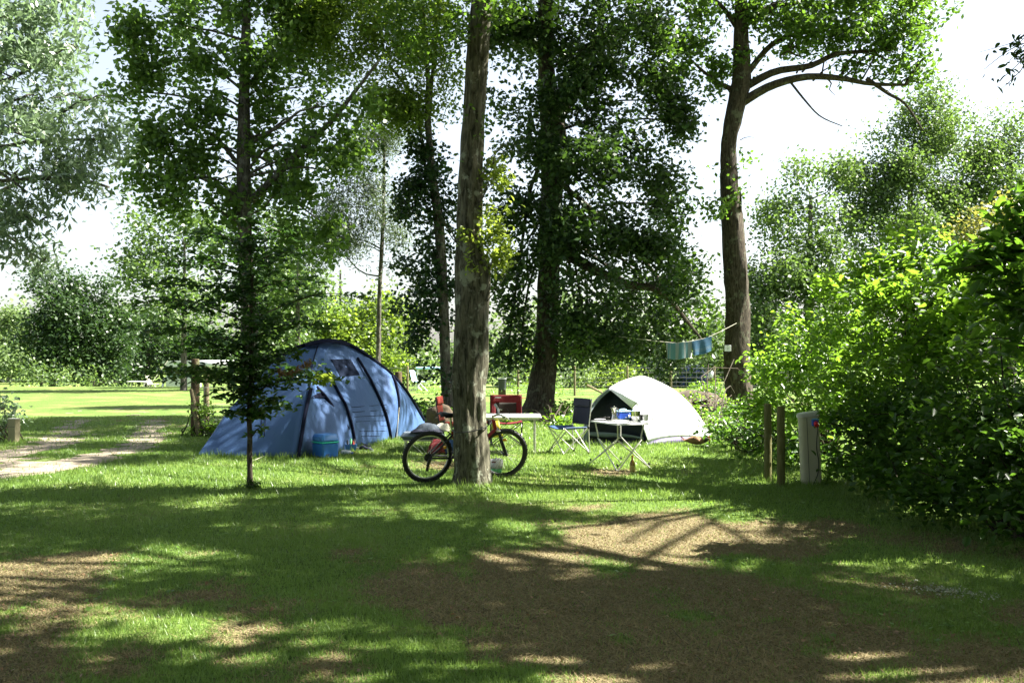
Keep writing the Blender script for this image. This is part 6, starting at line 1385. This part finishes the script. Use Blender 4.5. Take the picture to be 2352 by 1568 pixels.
# ------------------------------------------------------------------ bin, rock, earth bank, mound
g = G(1154, 905); BN = thing('bin', 'dark grey open bin standing by the wire fence left of the dark oak', 'bin', (g[0], 39.3, .22))
mb = MB(); mb.lathe([(.14, 0), (.15, .02), (.165, .42), (.172, .43), (.172, .45), (.158, .45), (.14, .03), (.001, .03)], seg=26); mb.build('body', M['greybin'], BN)
mb = MB(); mb.lathe([(.176, .442), (.178, .456), (.156, .456), (.156, .442)], seg=26); mb.build('rim', M['whitepl'], BN)
mb = MB(); mb.box((0, 0, -.11), (.3, .3, .21)); mb.build('stand', M['postdark'], BN)
def lump(name, c, size, mat, seed, n=26, amp=.35, kind=None, label=None, cat=None, flat=1):
    V = []; 
    for i in range(n):
        th = math.pi / 2 * i / (n - 1)
        for j in range(2 * n):
            ph = math.pi * j / n; V.append((math.cos(ph) * math.cos(th), math.sin(ph) * math.cos(th), math.sin(th)))
    V = np.array(V); nz = vnoise(V, 1.0, seed) * .6 + vnoise(V, .45, seed + 1) * .3 + vnoise(V, .2, seed + 2) * .12
    V = V * (1 + amp * nz[:, None]) * np.array(size) / 2; V[:, 2] = np.maximum(V[:, 2], -.02)
    Fc = [(i * 2 * n + j, i * 2 * n + (j + 1) % (2 * n), (i + 1) * 2 * n + (j + 1) % (2 * n), (i + 1) * 2 * n + j) for i in range(n - 1) for j in range(2 * n)]
    t = thing(name, label, cat, c); mb = MB(); mb.add(V, Fc); mb.build('stone' if cat == 'rock' else 'mass', mat, t); 
    if kind: t['kind'] = kind
    return t
lump('boulder', (P(1620, 886, 34)[0], 33.0, .28), (.62, .6, .55), M['rock'], 81, label='dark grey boulder on the bank between white tent and leaning oak', cat='rock')
lump('earth_bank', (P(1615, 930, 27)[0], 28.5, -.05), (2.3, 2.6, .95), M['dirt'], 82, amp=.5, label='crumbling bank of bare brown earth behind the white tent', cat='bank')
lump('earth_bank', (P(1625, 905, 32)[0], 33.5, -.05), (3.6, 3.2, .75), M['dirt'], 83, amp=.4, label='low earth bank carrying the grey boulder', cat='bank')
lump('earth_mound', (P(1008, 962, 22)[0], 22.2, -.02), (.78, .7, .9), M['dirt'], 84, amp=.3, label='dark rounded mound of earth behind the orange red chair', cat='mound')

# ------------------------------------------------------------------ hen
hg = G(1598, 1022); HN = thing('hen', 'sandy brown hen with red comb resting in front of the white tent', 'hen', (hg[0], hg[1] + .02, 0), R(-4))
sp = [(-.21, .085, .012, .012), (-.185, .082, .022, .02), (-.14, .085, .045, .034), (-.08, .088, .075, .060), (-.01, .086, .092, .075), (.06, .080, .088, .072), (.115, .078, .065, .058), (.15, .080, .045, .045), (.18, .088, .033, .036), (.205, .100, .028, .033), (.225, .112, .026, .028), (.243, .115, .020, .020), (.253, .112, .008, .009)]
gd = []
for (x, z, w, h) in [tuple(q) for q in catmull([np.array(s_) for s_ in sp], 40)]:
    gd.append([(x, w * math.cos(a), max(.0, z + h * math.sin(a))) for a in np.linspace(0, 2 * math.pi, 21)])
mb = MB(); mb.grid(np.array(gd)); mb.build('body', M['hen'], HN)
mb = MB()
for s in (-1, 1):
    w_ = []
    for (x, z, o, hh) in ((-.15, .07, .046, .012), (-.10, .085, .074, .034), (-.03, .092, .094, .048), (.04, .09, .092, .045), (.08, .085, .080, .022)):
        w_.append([(x - .02 * q, s * (o + .006 * (1 - q * q)), z + hh * q) for q in np.linspace(-1, 1, 7)])
    mb.grid(np.array(w_))
mb.build('wing', M['hen'], HN, thick=.01)
mb = MB()
for k in range(7):
    a = -.35 + .12 * k; mb.add([(-.16, (k - 3) * .006, .085), (-.25, (k - 3) * .012 - .012, .095 + .02 * k * .5), (-.265, (k - 3) * .012, .10 + .02 * k * .5), (-.25, (k - 3) * .012 + .012, .095 + .02 * k * .5)], [(0, 1, 2, 3)])
mb.build('tail', M['hen'], HN, thick=.004)
mb = MB(); mb.grid(np.array([[(x, w * math.cos(a), z + h * math.sin(a)) for a in np.linspace(0, 2 * math.pi, 17)] for (x, z, w, h) in ((.150, .081, .0485, .048), (.172, .087, .040, .043), (.195, .096, .033, .038), (.212, .105, .029, .033))])); mb.build('neck_feathers', M['henneck'], HN)
mb = MB()
for k in range(4): mb.lathe([(.001, -.01), (.010, -.005), (.011, .006), (.004, .018), (.001, .022)], (.215 + .011 * k, 0, .140 + .004 * math.sin(k)), 10, squash=.45)
mb.lathe([(.001, -.018), (.009, -.01), (.007, .004), (.001, .01)], (.243, 0, .092), 10, squash=.6); mb.build('comb', M['comb'], HN)
mb = MB(); mb.tube([(.248, 0, .113), (.272, 0, .106)], [.009, .001], 8); mb.build('beak', M['beak'], HN)
for s in (-1, 1): mb = MB(); mb.lathe([(.001, -.004), (.004, 0), (.001, .004)], (.236, s * .021, .119), 8); mb.build('eye', M['blackpl'], HN)

# ------------------------------------------------------------------ far field: trailer tent, table, chairs; camp beyond the fence
CY = 62.0
def cz(u): return float(tz(P(u, 880, CY)[0], CY))
zb = cz(410); s = CY / F
TR = thing('trailer_tent', 'white trailer tent with grey window and awning at the far side of the field', 'trailer tent', (P(410, 888, CY)[0], CY, zb))
x0, x1 = P(375, 880, CY)[0], P(440, 880, CY)[0]; x2 = P(532, 880, CY)[0]
zt = P(400, 828, CY)[2]; zm = P(400, 845, CY)[2]; zl = P(400, 868, CY)[2]
mb = MB(); mb.box(((x0 + x1) / 2 + .1, CY + .9, (zl + zb) / 2), (x1 - x0 - .1, 1.8, zl - zb), bev=.03); mb.build('body', M['camperwhite'], TR, world=True)
mb = MB(); mb.box(((x0 + x1) / 2 + .05, CY + .9, (zm + zl) / 2), (x1 - x0 - .2, 1.7, zm - zl), bev=.02); mb.build('canvas_wall', M['camperwhite'], TR, world=True)
roof = [(x0 - .1, zm - .05), (x0 + .3, zt - .02), (x1, zt), (x1, zm + .02)]
mb = MB(); V = [(x, CY - .1, z) for x, z in roof] + [(x, CY + 1.9, z) for x, z in roof]; mb.add(V, [(0, 1, 2, 3), (7, 6, 5, 4), (0, 4, 5, 1), (1, 5, 6, 2), (2, 6, 7, 3), (3, 7, 4, 0)]); mb.build('roof', M['camperwhite'], TR, world=True, smooth=False)
mb = MB(); mb.box((P(403, 857, CY)[0], CY + .035, (P(400, 847, CY)[2] + P(400, 866, CY)[2]) / 2), (39 * s, .03, 19 * s)); mb.build('window', M['campergrey'], TR, world=True)
mb = MB(); mb.grid(np.array([[(x1, CY - .15, zm + .02), (x2, CY - .15, zm + .05)], [(x1, CY - .1, zt), (x2, CY - .1, zt - .02)], [(x1, CY + 1.9, zt), (x2, CY + 1.9, zt)]])); mb.build('awning', M['camperwhite'], TR, world=True, thick=.04)
for x in (x1 + .05, (x1 + x2) / 2, x2 - .05): mb = MB(); mb.tube([(x, CY - .12, zb), (x, CY - .12, zm + .04)], .025, 6); mb.build('awning_pole', M['silver'], TR, world=True)
for a, b in (((x0 - .1, CY - .1, zm), (x0 - 1.5, CY - .6, zb)), ((x0 + .3, CY - .1, zt), (x0 - .9, CY - .8, zb)), ((x0 + .1, CY, zl), (x0 - .8, CY - .3, zb + .1))): mb = MB(); mb.tube([a, b], .02, 5); mb.build('guy_line', M['rope'], TR, world=True)
for k, (w_, z_) in enumerate([(.32, 0)]):
    for xx in (x0 + .45, x1 - .4):
        mb = MB(); mb.tube([(xx, CY + .05, zb + .25), (xx, CY + .2, zb + .25)], .25, 16); mb.build('wheel', M['black'], TR, world=True)
ty_ = 54.0; xa, xb = P(295, 880, ty_)[0], P(337, 880, ty_)[0]; zg = float(tz((xa + xb) / 2, ty_)); zt2 = P(316, 876, ty_)[2]
FT = thing('field_table', 'small white folding table at the far edge of the sunny field', 'table', ((xa + xb) / 2, ty_, zg))
mb = MB(); mb.box((0, 0, zt2 - zg), (xb - xa, .55, .04), bev=.01); mb.build('table_top', M['white'], FT)
for sx in (-1, 1):
    for sy in (-1, 1): mb = MB(); mb.tube([(sx * (xb - xa) * .44, sy * .24, 0), (sx * (xb - xa) * .44, sy * .24, zt2 - zg)], .022, 6); mb.build('leg', M['silver'], FT)
def simple_chair(name, label, u, Y, rz, fab, h=.85, grp=None):
    x = P(u, 880, Y)[0]; z = float(tz(x, Y)); t = thing(name, label, 'chair', (x, Y, z), rz, grp)
    mb = MB(); mb.box((0, 0, .42), (.5, .5, .03), bev=.01); mb.build('seat', fab, t)
    mb = MB(); mb.box((0, .28, .68), (.5, .03, .5), rx=-.25, bev=.01); mb.build('backrest', fab, t)
    for sx in (-1, 1): mb = MB(); mb.tube([(sx * .25, -.25, .42), (sx * .25, .3, 0)], .018, 6); mb.build('leg', M['silver'], t); mb = MB(); mb.tube([(sx * .25, .25, .5), (sx * .25, -.3, 0)], .018, 6); mb.build('leg', M['silver'], t)
    return t
simple_chair('garden_chair', 'pale folding chair beside the trailer tent guy lines, seen from the side', 352, 55, R(80), M['rope'], grp='chairs by the trailer tent')
simple_chair('garden_chair', 'second pale folding chair tucked against the trailer tent end', 364, 57, R(-60), M['camperwhite'], grp='chairs by the trailer tent')
Yg = 46.0
GT = thing('garden_table', 'pale blue garden table beyond the wire fence right of the blue tent', 'table', (P(990, 870, Yg)[0], Yg, 0))
hgt = P(990, 845, Yg)[2]; mb = MB(); mb.box((0, 0, hgt), (1.35, .9, .10), bev=.02); mb.build('table_top', M['paleblue'], GT)
for sx in (-1, 1):
    for sy in (-1, 1): mb = MB(); mb.tube([(sx * .6, sy * .35, 0), (sx * .6, sy * .35, hgt)], .03, 6); mb.build('leg', M['whitepl'], GT)
simple_chair('garden_chair', 'pale blue folding lounge chair beyond the fence beside the garden table', 962, 44.5, R(70), M['paleblue'])
FTT = thing('blue_tent', 'small bright blue tent half hidden in the bushes below the towels', 'tent', (P(1590, 860, 52)[0], 52, 0))
mb = MB(); mb.lathe([(1.0, 0), (.95, .25), (.75, .6), (.45, .9), (.15, 1.02), (.001, 1.05)], seg=20); mb.build('flysheet', M['bright_blue'], FTT)
mb = MB(); mb.tube([(.98 * math.cos(a), -.3 * abs(math.sin(a)), 1.08 * math.sin(a)) for a in np.linspace(0, math.pi, 20)], .03, 6); mb.build('pole', M['whitepl'], FTT)
WB = thing('white_bag', 'crumpled white bag caught by the bushes left of the thin pale fence post', 'bag', (P(1646 - 12, 850, 44)[0], 44, .55))
mb = MB(); mb.lathe([(.001, 0), (.14, .04), (.17, .16), (.10, .28), (.04, .33), (.07, .38)], seg=12, squash=.7); mb.build('body', M['whitepl'], WB)
mb = MB(); mb.box((0, 0, -.28), (.4, .4, .55)); mb.build('stump', M['postdark'], WB)
OR = thing('orange_sheet', 'small orange cloth lying on the grass left of the dark oak', 'cloth', (P(1190, 895, 36)[0], 36, .02))
mb = MB(); mb.grid(np.array([[(x, y, .02 + .02 * math.sin(9 * x + 7 * y)) for y in np.linspace(-.15, .15, 8)] for x in np.linspace(-.28, .28, 12)])); mb.build('cloth', M['orange'], OR, thick=.01)
SK = thing('fallen_branch', 'pale stick lying in the grass between dark oak and white tent', 'branch', (P(1378, 880, 38)[0], 38, .0))
mb = MB(); mb.tube([(-.5, 0, .45), (-.1, 0, .25), (.35, 0, .03)], [.05, .045, .03], 7); mb.build('wood', M['wood'], SK)
# rough grass and weeds along the fence and round trunks
Bw = [((x, FY + .8 * math.sin(x * 3), .12), (.55, .5, .28 + .12 * math.sin(x * 1.7))) for x in np.arange(-8, 16, .8)]
T = twigs(Bw, 0, cov(1.6, 8, .1), 600, -.3, 1.0); C, tw = spray(T, 8, .1, 1, 3)
tag(leaf_cloud('rough_weeds', C, .1, M['hazel'], None, tw, .3, up=0, droop=-1), 'rough weeds along the foot of the wire fence', 'weeds', kind='stuff')

# longer grass round the feet of trunks, posts and tents
spots = [(near_path[2][0], near_path[2][1], .30, 260), (G(573, 1118)[0], G(573, 1118)[1], .12, 130), (G(1764, 1104)[0], G(1764, 1104)[1], .09, 70), (G(1794, 1120)[0], G(1794, 1120)[1], .09, 80), (G(1868, 1115)[0], G(1868, 1115)[1] + .09, .19, 160), (G(27, 1015)[0], G(27, 1015)[1] + .08, .16, 90), (g0[0], g0[1], .16, 110)]
px_, py_ = [], []
for (x, y, r0, n) in spots:
    a = rng.random(n) * 6.283; q = r0 * (1 + .55 * rng.random(n) ** 2); px_.append(x + q * np.cos(a)); py_.append(y + q * np.sin(a))
for (a, b, n) in (((G(449, 1050)), G(684, 1055), 260), (G(684, 1055), G(818, 1033), 200), (G(818, 1033), G(905, 1012), 150), (G(1342, 1024), G(1489, 1025), 200), (G(1489, 1025), G(1637, 1010), 260), (G(1640, 1012), G(2250, 1215), 900)):
    t = rng.random(n); w = .03 + .10 * rng.random(n) ** 2 * (3 if n == 900 else 1); px_.append(a[0] + (b[0] - a[0]) * t + rng.normal(size=n) * w); py_.append(a[1] + (b[1] - a[1]) * t - np.abs(rng.normal(size=n)) * w)
X = np.concatenate(px_); Y = np.concatenate(py_); k = len(X); Z = tz(X, Y)
h = .05 + .09 * rng.random(k) ** 1.6; w = .006 + .0006 * Y; a = rng.random(k) * 6.283; la = rng.random(k) * 6.283; ll = h * .6 * rng.random(k)
b = np.stack([X, Y, Z], 1); sd = np.stack([np.cos(a) * w, np.sin(a) * w, 0 * a], 1) * .5; tip = b + np.stack([np.cos(la) * ll, np.sin(la) * ll, h], 1)
tag(np_mesh('tall_grass', np.stack([b - sd, b + sd, tip], 1).reshape(-1, 3), np.arange(k * 3).reshape(k, 3), M['grass'], None, rng.random(k)), 'longer grass tufts round trunks, posts and tent edges', 'grass', kind='stuff')
# clover and broad leaved weeds in the lawn
n = 5200; d = 5.5 * (18 / 5.5) ** rng.random(n); x = (rng.random(n) * 2 - 1) * .56 * d; kp = (fnoise2(x, d, 1.3, 71) > .15) & (dryness(x, d) < .5) & ~on_track(x, d); x, d = x[kp], d[kp]
tag(leaf_cloud('clover', np.stack([x, d, tz(x, d) + .022], 1), .035, M['hazel'], None, None, .75, 3.0), 'patches of clover and low broad leaves in the lawn', 'clover', kind='stuff')
# seams and small prints
for f in (.30, .62):
    i_ = int(f * 49); pts_ = [off_cam(p, .006) for p in Gd[i_]]
    mb = MB(); mb.tube(pts_, .004, 5); mb.build('seam', M['palegrey'], WT, world=True)
for o in COL.objects:
    if o.name.startswith('camp_chair') and 'facing the camera' in (o.get('label') or ''):
        mb = MB(); mb.box((-.14, .245, .845), (.11, .006, .018)); mb.build('print', M['whitepl'], o)
mb = MB(); mb.box((-.06, -.166, .06), (.06, .004, .014)); mb.build('print', M['greycloth'], CB)
